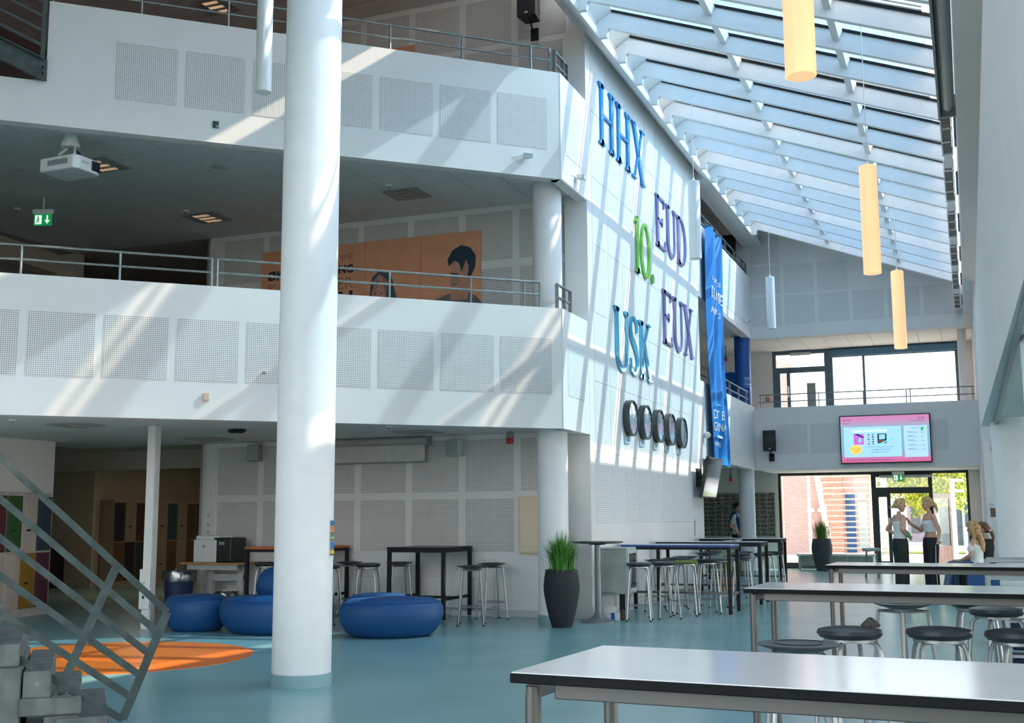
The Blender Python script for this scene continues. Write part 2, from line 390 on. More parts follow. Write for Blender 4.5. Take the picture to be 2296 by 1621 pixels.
sbox('wall_left', -18, -14.2, 15.3, 15.5, 3.1, 5.975, HALL, 'wall at the end of the middle gallery')

for _x, _y in ((-14.5, 17.6), (-14.2, 20.8)):
    _l = bpy.data.lights.new('hall_downlight', 'AREA'); _l.energy = 9; _l.size = .25; _l.color = (1, .72, .48); _o = bpy.data.objects.new('hall_downlight', _l); COL.objects.link(_o); _o.location = (_x, _y, 2.565)
    tag(MB().lathe([(.09, 2.585), (.09, 2.572), (.05, 2.570)], 20, (_x, _y, 0)).build('downlight', M('downlight_lens', (1, .8, .6), .4, emit=2.0), None, True), 'small round downlight in the side hall ceiling, %s' % ('nearer one' if _y < 19 else 'farther one'), 'ceiling light', 'hall downlights')
# ---- far end of the hall
wf = MB().prism([(-5.2, 5.80), (0.3, 5.80), (0.3, 6.72), (-4.7, 8.62), (-5.2, 8.62)], (0, 28.6, 0), (1, 0, 0), (0, 0, 1), (0, 0.2, 0)).build('wall_far', WHITE)
struct(wf, 'white perforated end wall under the glass roof')
for zi, cols in enumerate((range(6), range(3), range(1))):
    for c in cols:
        panel(wf, 'perforated_panel', (-4.84 + c * 0.815, 28.6, 6.12 + zi * 0.79), 0, 0.735, 0.725, 0.004, PERF3)
ff = sbox('wall_far', -4.86, 0.3, 28.6, 28.76, 2.53, 4.06, WHITE, 'white parapet carrying the big screen')
for c in range(7):
    xl = -4.33 + c * 0.806
    if xl + .73 > 0.29: continue
    panel(ff, 'perforated_panel', (xl, 28.6, 2.91), 0, 0.73, 0.73, 0.004, PERF3)
slab('floor', [(-11, 28.76), (8, 28.76), (8, 32.2), (-11, 32.2)], 2.72, 3.05, GRID, 'upper entrance floor')
cf = slab('ceiling', [(-5.0, 28.76), (0.28, 28.76), (0.28, 32.0), (-5.0, 32.0)], 2.585, 2.72, GRID, 'white tiled entrance ceiling')
tiles(cf, 2.585, -5.0, 0.28, 28.76, 32.0, -5.0, 28.76, 0.60, 0.81, gap=0.006)
cg = slab('ceiling', [(-11, 28.76), (0.28, 28.76), (0.28, 32.2), (-11, 32.2)], 5.955, 6.2, GRID, 'white tiled ceiling above the entrance gallery')
tiles(cg, 5.955, -7.4, 0.28, 28.76, 32.0, -5.0, 28.76, 0.57, 0.54, gap=0.006)
slab('floor', [(-11, 15.55), (-5.06, 15.55), (-5.06, 28.76), (-11, 28.76)], 2.60, 3.05, TILE, 'gallery floor behind the letter wall')
cc = slab('ceiling', [(-11, 22.0), (-5.06, 22.0), (-5.06, 28.76), (-11, 28.76)], 5.86, 6.3, GRID, 'tiled gallery ceiling behind the banner')
tiles(cc, 5.86, -8.0, -5.07, 22.6, 28.7, -8.0, 22.6, 0.57, 0.54, gap=0.006)
ct = slab('ceiling', [(-11, 15.55), (-4.9, 15.55), (-4.9, 28.76), (-11, 28.76)], 8.99, 9.3, GRID, 'tiled top gallery ceiling')
tiles(ct, 8.99, -8.0, -5.26, 22.6, 28.7, -8.0, 22.6, 0.57, 0.54, gap=0.006)
sbox('wall_far', -11, -5.2, 28.6, 28.8, 5.95, 9.2, WHITE, 'white top gallery end wall')
sbox('wall_left', -11.2, -11, 15.55, 32.2, 0, 9.3, WHITE, 'outer wall of the galleries')
sbox('wall_left', -11, -5.25, 22.3, 22.44, 0, 8.98, WHITE, 'gallery cross wall')
# outer wall with the windows (y = 32)
sbox('wall_far', -11, -4.86, 32.0, 32.25, 0, 2.72, WHITE, 'white entrance wall behind the photo display')
sbox('wall_far', -11, -4.90, 32.0, 32.25, 2.72, 6.2, WHITE, 'white gallery end wall beside the upper door')
sbox('wall_far', 0.0, 0.4, 32.0, 32.25, 0, 2.72, WHITE, 'white strip right of the entrance')
sbox('wall_far', -0.06, 0.4, 32.0, 32.25, 2.72, 6.2, WHITE, 'white strip right of the upper window')
# ---- wall behind the viewer, with a broad window
sbox('wall_near', -20.2, -9.5, -2.4, -2.2, 0, 9.6, WHITE, 'white wall behind the viewer, left part')
sbox('wall_near', -0.8, 8.0, -2.4, -2.2, 0, 9.6, WHITE, 'white wall behind the viewer, right part')
sbox('wall_near', -9.5, -0.8, -2.4, -2.2, 6.6, 9.6, WHITE, 'white wall above the window behind the viewer')
# ---- right side
sbox('wall_right', 0.10, 0.42, -2.2, 28.6, 5.80, 7.05, WHITE, 'white bulkhead under the right edge of the glass roof')
pr = MB()
b0, b1, t0, t1 = V((0.35, 3.0, 2.53)), V((0.19, 16.2, 2.53)), V((0.215, 3.0, 4.10)), V((0.20, 16.2, 4.10)); ox = V((0.18, 0, 0))
pr.add([b0, b1, t1, t0, b0 + ox, b1 + ox, t1 + ox, t0 + ox], [(0, 1, 2, 3), (4, 7, 6, 5), (0, 4, 5, 1), (3, 2, 6, 7), (1, 5, 6, 2), (0, 3, 7, 4)])
struct(pr.build('wall_right', WHITE), 'white right balcony front')
cr_ = slab('ceiling', [(0.42, 3.0), (8, 3.0), (8, 16.2), (0.3, 16.2)], 2.59, 3.0, GRID, 'tiled soffit under the right balcony')
tiles(cr_, 2.59, 0.36, 2.4, 5.2, 16.2, 0.36, 5.2, 0.6, 0.55, gap=0.005)
slab('ceiling', [(0.42, -2.2), (8, -2.2), (8, 28.6), (0.42, 28.6)], 5.86, 6.2, M('warm_lit_ceiling', (0.62, 0.47, 0.36), 0.85), 'ceiling of the right upper floor, warm light tinted into its colour')  # base colour carries the warm light falling on this ceiling
sbox('wall_right', 0.28, 3.0, 23.0, 23.2, 0, 2.6, WHITE, 'white wall with posted notices')
sbox('wall_right', 0.28, 0.48, 23.2, 32.0, 0, 6.0, WHITE, 'white wall right of the entrance')
sbox('wall_right', 7.8, 8.0, -2.2, 32.0, 2.4, 3.5, WHITE, 'outer right wall between the window bands')
sbox('wall_right', 7.8, 8.0, -2.2, 32.0, 0, 0.8, WHITE, 'outer right wall below the windows')
sbox('wall_right', 7.8, 8.0, 11.0, 32.0, 3.5, 5.8, WHITE, 'closed far part of the outer right wall')
sbox('wall_right', 7.8, 8.0, -2.2, 32.0, 5.8, 6.2, WHITE, 'outer right wall above the windows')
slab('floor', [(0.4, 16.2), (8, 16.2), (8, 28.76), (0.4, 28.76)], 2.59, 3.0, WHITE, 'upper floor on the right')
sbox('trim_4', 0.33, 0.36, 3.0, 16.2, 2.50, 2.535, STEEL, 'steel edge strip under the right balcony front').rotation_euler = (0, 0, 0.0)

# ------------------------------------------------------------------ glass roof
sky_root = bpy.data.objects.new('window_1', None); COL.objects.link(sky_root); struct(sky_root, 'sloping glass roof with deep white rafters')
RZ = lambda x: 8.73 - 0.38 * (x + 4.86)
RY = [14.07 + 0.955 * k for k in range(-16, 15)]
prof = [(0.0, RZ(0)), (0.0, RZ(0) - 0.25), (-4.42, RZ(-4.42) - 0.262), (-4.45, 8.27), (-4.462, 8.18), (-4.60, 8.18), (-4.60, 8.40), (-4.56, 8.44), (-4.38, RZ(-4.38))]
rafter = MB().prism(prof, (0, -0.04, 0), (1, 0, 0), (0, 0, 1), (0, 0.08, 0)).mesh('rafter'); rafter.materials.append(WHITE2)
purl = MB()
for s_ in (0,):
    purl.obox((0, 0.4775, -0.075), (0.045, 0, -0.017), (0, 0.4365, 0), (0.02, 0, 0.055))
purlin = purl.mesh('purlin'); purlin.materials.append(WHITE2)
cap_m = BLACKM
strip = MB().obox((-2.19, 0.055, RZ(-2.19) + 0.002), (2.19, 0, -0.38 * 2.19), (0, 0.016, 0), (0, 0, 0.017)).mesh('gasket'); strip.materials.append(cap_m)
strip2 = MB().obox((-2.19, -0.055, RZ(-2.19) + 0.002), (2.19, 0, -0.38 * 2.19), (0, 0.016, 0), (0, 0, 0.017)).mesh('gasket'); strip2.materials.append(cap_m)
def pane_mesh(xa, xb, ya, yb, mat):
    m = MB(); za, zb = RZ(xa) + 0.02, RZ(xb) + 0.02
    m.add([(xa, ya, za), (xb, ya, zb), (xb, yb, zb), (xa, yb, za), (xa, ya, za + .012), (xb, ya, zb + .012), (xb, yb, zb + .012), (xa, yb, za + .012)],
          [(0, 3, 2, 1), (4, 5, 6, 7), (0, 1, 5, 4), (1, 2, 6, 5), (2, 3, 7, 6), (3, 0, 4, 7)])
    me = m.mesh('roof_pane'); me.materials.append(mat); return me
XS = [(-4.38, -2.80), (-2.76, -1.23), (-1.19, -0.20)]
P_full = [pane_mesh(a, b, 0.04, 0.915, GLASS_ROOF) for a, b in XS]
P_part = [pane_mesh(a, b, 0.04, 0.665, GLASS_ROOF) for a, b in XS]
P_bar = pane_mesh(-4.38, -0.2, 0.735, 0.785, WHITE2)
P_slit = [pane_mesh(-4.38, -0.2, 0.665, 0.735, GLASS_CLEAR), pane_mesh(-4.38, -0.2, 0.785, 0.845, GLASS_CLEAR)]
P_edge = pane_mesh(-4.38, -0.2, 0.845, 0.915, WHITE2)
P_eave = pane_mesh(-0.185, -0.03, 0.04, 0.915, GLASS_CLEAR)
for k, y in enumerate(RY):
    link('rafter', rafter, None, sky_root, (0, y, 0))
    link('gasket', strip, None, sky_root, (0, y, 0)); link('gasket', strip2, None, sky_root, (0, y, 0))
    if k == len(RY) - 1: continue
    for xp in (-2.78, -1.21):
        link('purlin', purlin, None, sky_root, (xp, y, RZ(xp)))
    op = (k - 20) % 3 == 0
    for me in (P_part if op else P_full): link('roof_pane', me, None, sky_root, (0, y, 0))
    if op:
        for me in P_slit: link('clear_strip', me, None, sky_root, (0, y, 0))
        link('vent_frame', P_bar, None, sky_root, (0, y, 0)); link('vent_frame', P_edge, None, sky_root, (0, y, 0))
    link('clear_strip', P_eave, None, sky_root, (0, y, 0))
up = MB().add([(-4.60, -2.2, 8.42), (-4.60, 27.9, 8.42), (-4.37, 27.9, 8.56), (-4.37, -2.2, 8.56), (-4.62, -2.2, 8.50), (-4.62, 27.9, 8.50), (-4.40, 27.9, 8.64), (-4.40, -2.2, 8.64)],
              [(0, 1, 2, 3), (4, 7, 6, 5), (0, 4, 5, 1), (3, 2, 6, 7), (1, 5, 6, 2), (0, 3, 7, 4)])
up.build('upstand', WHITE2, sky_root)
rend = MB().prism([(-4.6, 8.60), (0, 6.85), (0, 7.05), (-4.6, 8.80)], (0, 27.35, 0), (1, 0, 0), (0, 0, 1), (0, 1.4, 0)).build('end_cover', WHITE2, sky_root)
# fluorescent battens hung under the rafters
for k, y in enumerate(RY):
    if k >= 15 and (k % 2 == 1):
        for xa in (-3.6, -1.0):
            b = MB().bar((xa, y + 0.065, RZ(xa) - 0.13), (xa + 1.2 if xa < -3 else xa + 0.9, y + 0.065, RZ(xa + (1.2 if xa < -3 else .9)) - 0.13), 0.03, 0.035)
            b.build('batten_light', WPLAST, sky_root)
# casement stay hanging from one open vent
MB().bar((-1.62, 13.92, 7.22), (-1.62, 13.80, 6.95), 0.035, 0.03).build('window_stay', LGREY, sky_root)
# ================================================================== COLUMNS
def column(name, label, x, y, r, z0, z1, mat=WHITE2, base=True, group=None):
    t = thing(name, label, 'column', (x, y, z0), 0, group)
    MB().lathe([(r, 0), (r, z1 - z0)], 48).build('shaft', mat, t, True)
    if base:
        MB().lathe([(r + 0.006, 0), (r + 0.006, 0.10), (r, 0.105)], 48).build('base_ring', M('blue_base_ring', (0.26, 0.42, 0.44), 0.4), t, True)
    return t
colA = column('round_column', 'tall thick white round column in the foreground', -5.24, 8.44, 0.245, 0, 9.32)
column('round_column', 'white round column behind the black pot under the balcony corner', -5.21, 14.62, 0.205, 0, 2.585)
column('round_column', 'white round column on the middle gallery at the balcony corner', -5.26, 14.62, 0.205, 3.1, 5.975, base=False)
column('round_column', 'white round column in front of the photo display by the entrance', -5.08, 28.42, 0.195, 0, 2.6)
column('round_column', 'thick white round column right of the seated girls', 0.53, 15.6, 0.24, 0, 2.59, base=False)
column('round_column', 'white round column at the right edge under the balcony soffit', 0.60, 8.2, 0.235, 0, 2.59, base=False)
column('round_column', 'white round column right of the upper window', 0.02, 30.0, 0.10, 3.05, 5.955, base=False)
bc = column('round_column', 'deep blue round column with white lettering on the upper gallery', -5.08, 28.42, 0.195, 3.05, 5.86, BLUEP, base=False)
WLET = M('white_lettering', (0.85, 0.87, 0.87), 0.5, var=0.02)
LBLET = M('pale_blue_lettering', (0.25, 0.55, 0.75), 0.5, var=0.02)
def curved_text(s, size, mat, parent, r, z, a0, depth=0.002):
    cu = bpy.data.curves.new('t', 'FONT'); cu.body = s; cu.size = size; cu.extrude = depth; cu.resolution_u = 2
    o = bpy.data.objects.new('t', cu); me = bpy.data.meshes.new_from_object(o); bpy.data.objects.remove(o); bpy.data.curves.remove(cu)
    for v in me.vertices:
        a = a0 + v.co.x / r; rr = r + v.co.z + 0.002
        v.co = (rr * math.cos(a), rr * math.sin(a), z + v.co.y)
    me.name = 'lettering'; me.materials.clear(); me.materials.append(mat)
    return link('lettering', me, None, parent)
_a = -math.radians(70)
curved_text('DET BLÅ', 0.085, WLET, bc, 0.196, 1.70, _a); curved_text('GYMNASIUM', 0.08, LBLET, bc, 0.196, 1.625, _a)
curved_text('VARDE', 0.05, LBLET, bc, 0.196, 1.52, _a)
m = MB()
for i in range(8):
    a = _a + i * 0.14; m.obox((0.198 * math.cos(a + .07), 0.198 * math.sin(a + .07), 1.59), (-0.0145 * math.sin(a + .07), 0.0145 * math.cos(a + .07), 0), (0.002 * math.cos(a), 0.002 * math.sin(a), 0), (0, 0, 0.009))
m.build('white_bar', WLET, bc)

# notice sheet wrapped on the foreground column
ns = thing('column_notice', 'narrow colourful notice taped to the foreground column', 'notice', (-5.24, 8.44, 1.06))
def arc_sheet(name, mat, a0, a1, z0, z1, r):
    m = MB(); n = 6; vs = []
    for i in range(n + 1):
        a = a0 + (a1 - a0) * i / n
        for rr in (r, r + 0.002):
            for z in (z0, z1): vs.append((rr * math.cos(a), rr * math.sin(a), z))
    fs = []
    for i in range(n):
        b = i * 4; c = b + 4; fs += [(b, c, c + 1, b + 1), (b + 2, b + 3, c + 3, c + 2), (b + 1, c + 1, c + 3, b + 3), (b, b + 2, c + 2, c)]
    fs += [(0, 1, 3, 2), (n * 4, n * 4 + 2, n * 4 + 3, n * 4 + 1)]
    m.add(vs, fs); return m.build(name, mat, ns)
A0, A1 = math.radians(2), math.radians(48)
arc_sheet('sheet', WPLAST, A0 - .05, A1, -0.03, 0.30, 0.246)
for z0, z1, c, nm in ((0.245, 0.29, (0.01, 0.15, 0.40), 'blue'), (0.20, 0.242, (0.75, 0.25, 0.04), 'orange'), (0.115, 0.197, (0.17, 0.19, 0.15), 'dark'), (0.14, 0.155, (0.35, 0.6, 0.25), 'green'), (0.055, 0.112, (0.01, 0.2, 0.5), 'blue2'), (0.0, 0.052, (0.08, 0.08, 0.08), 'black'), (0.012, 0.045, (0.75, 0.55, 0.03), 'yellow')):
    arc_sheet('printed_field', M('notice_' + nm, c, 0.6), A0, A1 - (.1 if nm == 'yellow' else 0), z0, z1, 0.249 if nm not in ('yellow', 'green') else 0.2515)

# ================================================================== RAILINGS
def railing(label, pts_u, zb, ztop, zmid, u0, u1, off=-0.10, r=0.017, frame=None, flat=()):
    fr = frame or (lambda u, z: FP(u, off, z))
    t = thing('steel_railing', label, 'railing', (0, 0, 0)); o = fr(u0, zb); t.location = o
    L = lambda u, z: fr(u, z) - o
    MB().tube([L(u0, ztop), L(u1, ztop)], r, 8).build('top_rail', STEEL, t, True)
    MB().tube([L(u0, zmid), L(u1, zmid)], r * .9, 8).build('mid_rail', STEEL, t, True)
    for i, u in enumerate(pts_u):
        a, b = L(u, zb), L(u, ztop)
        m = MB()
        if i in flat:
            m.bar(a, b, 0.05, 0.012, up=(fr(1, 0) - fr(0, 0)))
        else: m.tube([a, b], r * .9, 8)
        m.build('post', STEEL, t, True)
    return t
railing('left length of steel railing on the lower balcony', [-10.7, -9.7, -8.65, -7.6, -6.59, -5.53, -4.49], 4.11, 4.462, 4.295, -11, -4.49)
railing('long steel railing on the lower balcony in front of the orange billboard', [-4.425, -3.37, -2.31, -1.23, -0.49, -0.27], 4.11, 4.462, 4.295, -4.425, -0.27)
railing('steel railing along the upper balcony front', [-6.4, -5.41, -4.39, -3.37, -2.335, -1.355, -0.375, -0.10], 7.365, 7.735, 7.565, -6.4, -0.10)
FY = lambda u, z: V((-4.95, u, z))
railing('short dark flat railing on the upper balcony return', [14.1, 14.45, 14.62], 7.365, 7.70, 7.53, 14.1, 14.62, frame=FY, r=0.02, flat=(0, 1, 2))
railing('short flat railing on the lower balcony return', [14.12, 14.40, 14.66], 4.11, 4.45, 4.28, 14.12, 14.66, frame=FY, r=0.02, flat=(0, 1, 2))
railing('steel railing on the gallery right of the letter wall', [22.6, 23.7, 24.8, 25.9, 27.0, 28.0, 28.5], 4.09, 4.44, 4.26, 22.55, 28.5, frame=FY, flat=(0, 1, 2, 3, 4, 5, 6))
railing('steel railing on the top gallery above the blue banner', [22.6, 23.7, 24.8, 25.9, 27.0, 28.0, 28.5], 7.37, 7.72, 7.54, 22.55, 28.5, frame=FY, flat=(0, 1, 2, 3, 4, 5, 6))
railing('thin railing across the far parapet in front of the upper window', [-4.7, -3.3, -2.25, -1.27, -1.18, -0.1, 0.2], 4.06, 4.39, 4.215, -4.75, 0.25, frame=lambda u, z: V((u, 28.7, z)), r=0.014)

# ================================================================== STEEL STAIR (upper left)
st = thing('steel_stair', 'dark steel stair flight with flat bar rails at the upper left', 'stair', FP(-6.46, 0.04, 6.38))
SU = lambda u, z: FP(u, 0.04, z) - FP(-6.46, 0.04, 6.38)
def channel(a0, a1, hgt):
    m = MB(); d = V(a1) - V(a0)
    m.obox((V(a0) + V(a1)) / 2 + V((0, 0, hgt / 2)), d / 2, FN * 0.008, (0, 0, hgt / 2))
    for k in (0.0, hgt): m.obox((V(a0) + V(a1)) / 2 + V((0, 0, k)) + FN * 0.03, d / 2, FN * 0.035, (0, 0, 0.007))
    return m
SLP = 0.405
za = lambda u, z0: z0 + (-6.46 - u) * SLP
channel(SU(-8.6, za(-8.6, 6.375)), SU(-6.46, 6.375), 0.245).build('stringer', DSTEEL, st)
for i, z0 in enumerate((6.80, 6.975, 7.15, 7.32)):
    MB().bar(SU(-8.6, za(-8.6, z0)), SU(-6.49, z0), 0.012, 0.035).build('rail_bar', DSTEEL, st)
MB().bar(SU(-6.475, 6.60), SU(-6.475, 7.70), 0.014, 0.05, up=FD).build('end_post', DSTEEL, st)
MB().obox(SU(-6.465, 6.50), FD * 0.045, FN * 0.012, (0, 0, 0.125)).build('end_plate', DSTEEL, st)
for z in (6.46, 6.53):
    MB().tube([SU(-6.465, z) + FN * 0.01, SU(-6.465, z) + FN * 0.03], 0.012, 6).build('bolt', BLACKM, st)

RSTEEL = M('weathered_rail_steel', (0.062, 0.080, 0.076), 0.7, 0.1, var=0.25, scale=12, spec=0.25)
# ================================================================== CONCRETE STAIR (lower left)
SO = V((-5.1, 5.75, 0))
SP = lambda u, off, z: V((SO.x + FD.x * u + FN.x * off, SO.y + FD.y * u + FN.y * off, z))
cs = thing('concrete_stair', 'concrete block stair with galvanised flat bar railing at the lower left', 'stair', SP(0, 0, 0))
LS = lambda u, off, z: SP(u, off, z) - SP(0, 0, 0)
def sblock(nm, u0, u1, z0, z1, d=1.3, o0=0.05):
    a = LS((u0 + u1) / 2, o0 - d / 2, (z0 + z1) / 2)
    MB().obox(a, FD * (u1 - u0) / 2, FN * d / 2, (0, 0, (z1 - z0) / 2)).build(nm, CONC, cs, bevel=0.008)
sblock('step', -0.16, 0.144, 0.045, 0.171); sblock('riser_block', -0.23, -0.03, 0.0, 0.19, 1.2, 0.02)
sblock('step', -0.37, -0.02, 0.195, 0.300); sblock('step', -0.355, -0.195, 0.300, 0.457)
sblock('step', -0.60, -0.381, 0.49, 0.621); sblock('riser_block', -0.58, -0.365, 0.0, 0.49, 1.2, 0.03)
sblock('step', -0.80, -0.56, 0.65, 0.785); sblock('riser_block', -0.80, -0.60, 0.0, 0.65, 1.2, 0.03)
MB().tube([LS(-0.275, 0.052, 0.385), LS(-0.275, 0.046, 0.385)], 0.013, 12).build('dowel_mark', M('dowel', (0.24, 0.25, 0.24), 0.8), cs)
PA, PB = (0.152, 1.077), (-0.156, 0.316); EA, EB = (0.465, 0.782), (0.223, 0.14)
lerp2 = lambda a, b, f: (a[0] + (b[0] - a[0]) * f, a[1] + (b[1] - a[1]) * f)
for k in range(6):
    f = k / 5; f1 = f * 0.93
    a = lerp2(PA, PB, f1); b = lerp2(EA, EB, f); dx = (a[0] - b[0]); sl = (a[1] - b[1]) / dx
    c = (a[0] - 1.0, a[1] - 1.0 * sl)
    MB().bar(LS(b[0], 0, b[1]), LS(c[0], 0, c[1]), 0.012, 0.042, up=V((0, 0, 1))).build('rail_bar', RSTEEL, cs)
for (a, b) in ((PA, PB), (EA, EB)):
    MB().bar(LS(a[0], 0, a[1]), LS(b[0], 0, b[1]), 0.011, 0.052, up=FD).build('rail_post', RSTEEL, cs)
MB().obox(LS(-0.135, 0, 0.305), FD * 0.055, FN * 0.05, (0, 0, 0.006)).build('foot_plate', DSTEEL, cs)
for du in (-0.03, 0.03):
    MB().lathe([(0.012, 0), (0.012, 0.014), (0.006, 0.02)], 8, LS(-0.135 + du, 0.03, 0.311)).build('bolt', DSTEEL, cs, True)

# ================================================================== PENDANT LAMPS
SHADE_ON = M('glowing_opal_shade', (1.0, 0.56, 0.29), 0.4, var=0.03, scale=3, emit=0.60)
SHADE_OFF = M('opal_shade', (0.80, 0.82, 0.80), 0.3, var=0.03)
def pendant(label, x, y, zb, L, ztop, r, on, group):
    t = thing('pendant_lamp', label, 'pendant lamp', (x, y, zb), 0, group)
    sh = SHADE_ON if on else SHADE_OFF
    MB().lathe([(r * .97, 0.012), (r, 0.0), (r, L), (r * .9, L + 0.01)], 32).build('shade', sh, t, True)
    MB().lathe([(r * .93, -0.004), (r * .93, 0.006)], 24).build('diffuser', sh, t)
    ztop = RZ(x) + 0.02 if x > -4.8 else ztop
    MB().tube([(0, 0, L), (0, 0, ztop - zb)], 0.006, 6).build('cable', WPLAST, t)
    MB().lathe([(0.02, 0), (0.02, 0.05), (0.008, 0.06)], 10, (0, 0, L + .005)).build('cable_grip', WPLAST, t)
    return t
G1 = 'tube pendant lamps'
pendant('nearest glowing orange tube lamp cut by the top edge', -0.87, 7.32, 4.20, 1.25, 7.0, 0.10, True, G1)
pendant('glowing orange tube lamp hanging in the middle of the right hall', -0.90, 13.6, 4.15, 1.27, 7.0, 0.10, True, G1)
pendant('farthest and smallest glowing orange tube lamp', -0.90, 19.3, 4.06, 1.26, 7.0, 0.10, True, G1)
pendant('unlit white tube lamp in front of the purple letters', -3.92, 18.0, 5.53, 1.28, 8.2, 0.10, False, G1)
pendant('unlit white tube lamp far off in front of the end wall panels', -3.84, 25.2, 5.48, 1.15, 8.2, 0.095, False, G1)
pendant('unlit white tube lamp left of the foreground column', -6.10, 8.93, 5.43, 1.5, 9.32, 0.076, False, G1)

# ================================================================== SPEAKERS
def speaker(label, loc, rz, w, d, h, mat, bracket=True, cone=True, tilt=0.0, name='loudspeaker'):
    t = thing(name, label, 'loudspeaker', loc, rz)
    MB().prism([(-w / 2, -d / 2), (w / 2, -d / 2), (w * .38, d / 2), (-w * .38, d / 2)], (0, 0, 0), (1, 0, 0), (0, 1, 0), (0, 0, h)).build('cabinet', mat, t, bevel=0.012, seg=2)
    g = M('speaker_grille_' + mat.name, tuple(x * 1.6 for x in ((.012, .013, .014) if mat is BLACK else (.24, .26, .26))), 0.7, bump=0.3, bscale=400)
    MB().box(-w * .43, w * .43, -d / 2 - 0.006, -d / 2 + 0.004, h * .04, h * .96).build('grille', g, t, bevel=0.004)
    if cone:
        MB().tube([(0, -d / 2 - 0.004, h * .6), (0, -d / 2 - 0.012, h * .6)], w * .34, 20).build('cone_ring', BLACK, t)
        MB().box(-0.025, 0.025, -d / 2 - 0.009, -d / 2 - 0.004, h * .08, h * .13).build('badge', LGREY, t)
    if bracket:
        MB().tube([(0, d * .1, 0), (0, d * .3, -0.08), (0, d * .7, -0.12)], 0.014, 8).build('bracket_arm', BLACKM, t)
        MB().box(-0.06, 0.06, d * .7, d * .7 + 0.02, -0.24, -0.05).build('bracket_plate', BLACKM, t)
    return t
speaker('black loudspeaker on a bracket at the top edge beside the upper balcony', (-5.62, 14.95, 8.62), 0, 0.30, 0.28, 0.54, BLACK)
speaker('black loudspeaker on the top gallery above the blue banner', (-5.30, 28.385, 7.90), 0, 0.34, 0.28, 0.55, BLACK)
speaker('black loudspeaker on a drop bracket left of the big screen', (-4.46, 28.36, 2.98), 0, 0.32, 0.25, 0.50, BLACK)
speaker('small grey loudspeaker left of the foreground column', (-10.35, 15.2, 2.27), 0, 0.21, 0.17, 0.26, GREYP, False, False)
speaker('small light grey loudspeaker right of the projection screen roll', (-6.92, 15.2, 2.27), -0.2, 0.24, 0.17, 0.24, LGREY, False, False)

# ================================================================== CEILING FITTINGS
WARM = M('warm_louvre_light', (1.0, 0.62, 0.38), 0.4, emit=0.55)
LOUV = M('louvre_metal', (0.55, 0.56, 0.53), 0.35, 0.6)
def ceil_light(label, x, y, z, w, d, on=True):
    t = thing('ceiling_light', label, 'ceiling light', (x, y, z), 0, 'recessed ceiling lights')
    MB().box(-w / 2, w / 2, -d / 2, d / 2, -0.018, 0.0).build('housing', M('light_housing', (0.34, 0.35, 0.33), 0.6), t)
    for k in range(3):
        yy = -d * .3 + k * d * .3
        MB().box(-w * .22, w * .22, yy - d * .07, yy + d * .07, -0.024, -0.017).build('lit_louvre' if on else 'louvre', WARM if on else LOUV, t)
    for k in range(7):
        xx = -w * .21 + k * w * .07
        MB().box(xx - .004, xx + .004, -d * .42, d * .42, -0.032, -0.022).build('fin', LOUV, t)
    return t
ceil_light('lit recessed light on the gallery ceiling behind the projector', -10.30, 11.45, 5.962, 0.57, 0.51)
ceil_light('lit recessed light on the gallery ceiling left of the foreground column', -10.62, 14.16, 5.962, 0.57, 0.51)
ceil_light('unlit recessed light on the gallery ceiling right of the foreground column', -7.22, 14.18, 5.962, 0.55, 0.50, False)
ceil_light('lit recessed light on the top floor ceiling', -10.5, 14.05, 9.306, 0.57, 0.51)
ceil_light('flat recessed light on the ground floor ceiling at far left', -10.5, 11.45, 2.571, 0.57, 0.44, False)
ceil_light('flat recessed light on the ground floor ceiling beside the white pole', -10.5, 14.2, 2.571, 0.57, 0.5, False)
ceil_light('flat recessed light on the ground floor ceiling above the projection screen roll', -7.1, 14.35, 2.571, 0.57, 0.5, False)
tag(MB().lathe([(0.11, 0), (0.105, -0.012), (0.02, -0.014)], 24, (-8.94, 12.12, 5.962)).build('ceiling_speaker', M('speaker_cover', (.5, .5, .48), .8), None, True), 'round flush loudspeaker in the gallery ceiling', 'ceiling speaker')
for lab, x, y, z in (('tiny smoke detector on the gallery ceiling above the unlit light', -7.25, 13.69, 5.96), ('tiny smoke detector on the gallery ceiling near the exit sign', -12.9, 12.65, 5.96), ('tiny smoke detector on the gallery ceiling beside the lit light', -10.67, 13.70, 5.96), ('tiny detector on the ground floor ceiling right of the column', -6.97, 13.24, 2.571), ('tiny detector on the ground floor ceiling at far left', -10.59, 10.5, 2.571)):
    t = thing('smoke_detector', lab, 'detector', (x, y, z))
    MB().lathe([(0.05, 0), (0.05, -0.015), (0.025, -0.035)], 16).build('cap', WPLAST, t, True); MB().lathe([(0.02, -0.034), (0.012, -0.042)], 10).build('sensor', BLACK, t)
t = thing('access_point', 'black domed detector hanging from the ground floor ceiling', 'detector', (-9.12, 12.95, 2.571))
MB().lathe([(0.10, 0), (0.13, -0.02), (0.09, -0.05), (0.03, -0.058)], 24).build('dome', BLACK, t, True); MB().lathe([(0.05, -0.056), (0.03, -0.066)], 16).build('lens', LGREY, t, True)

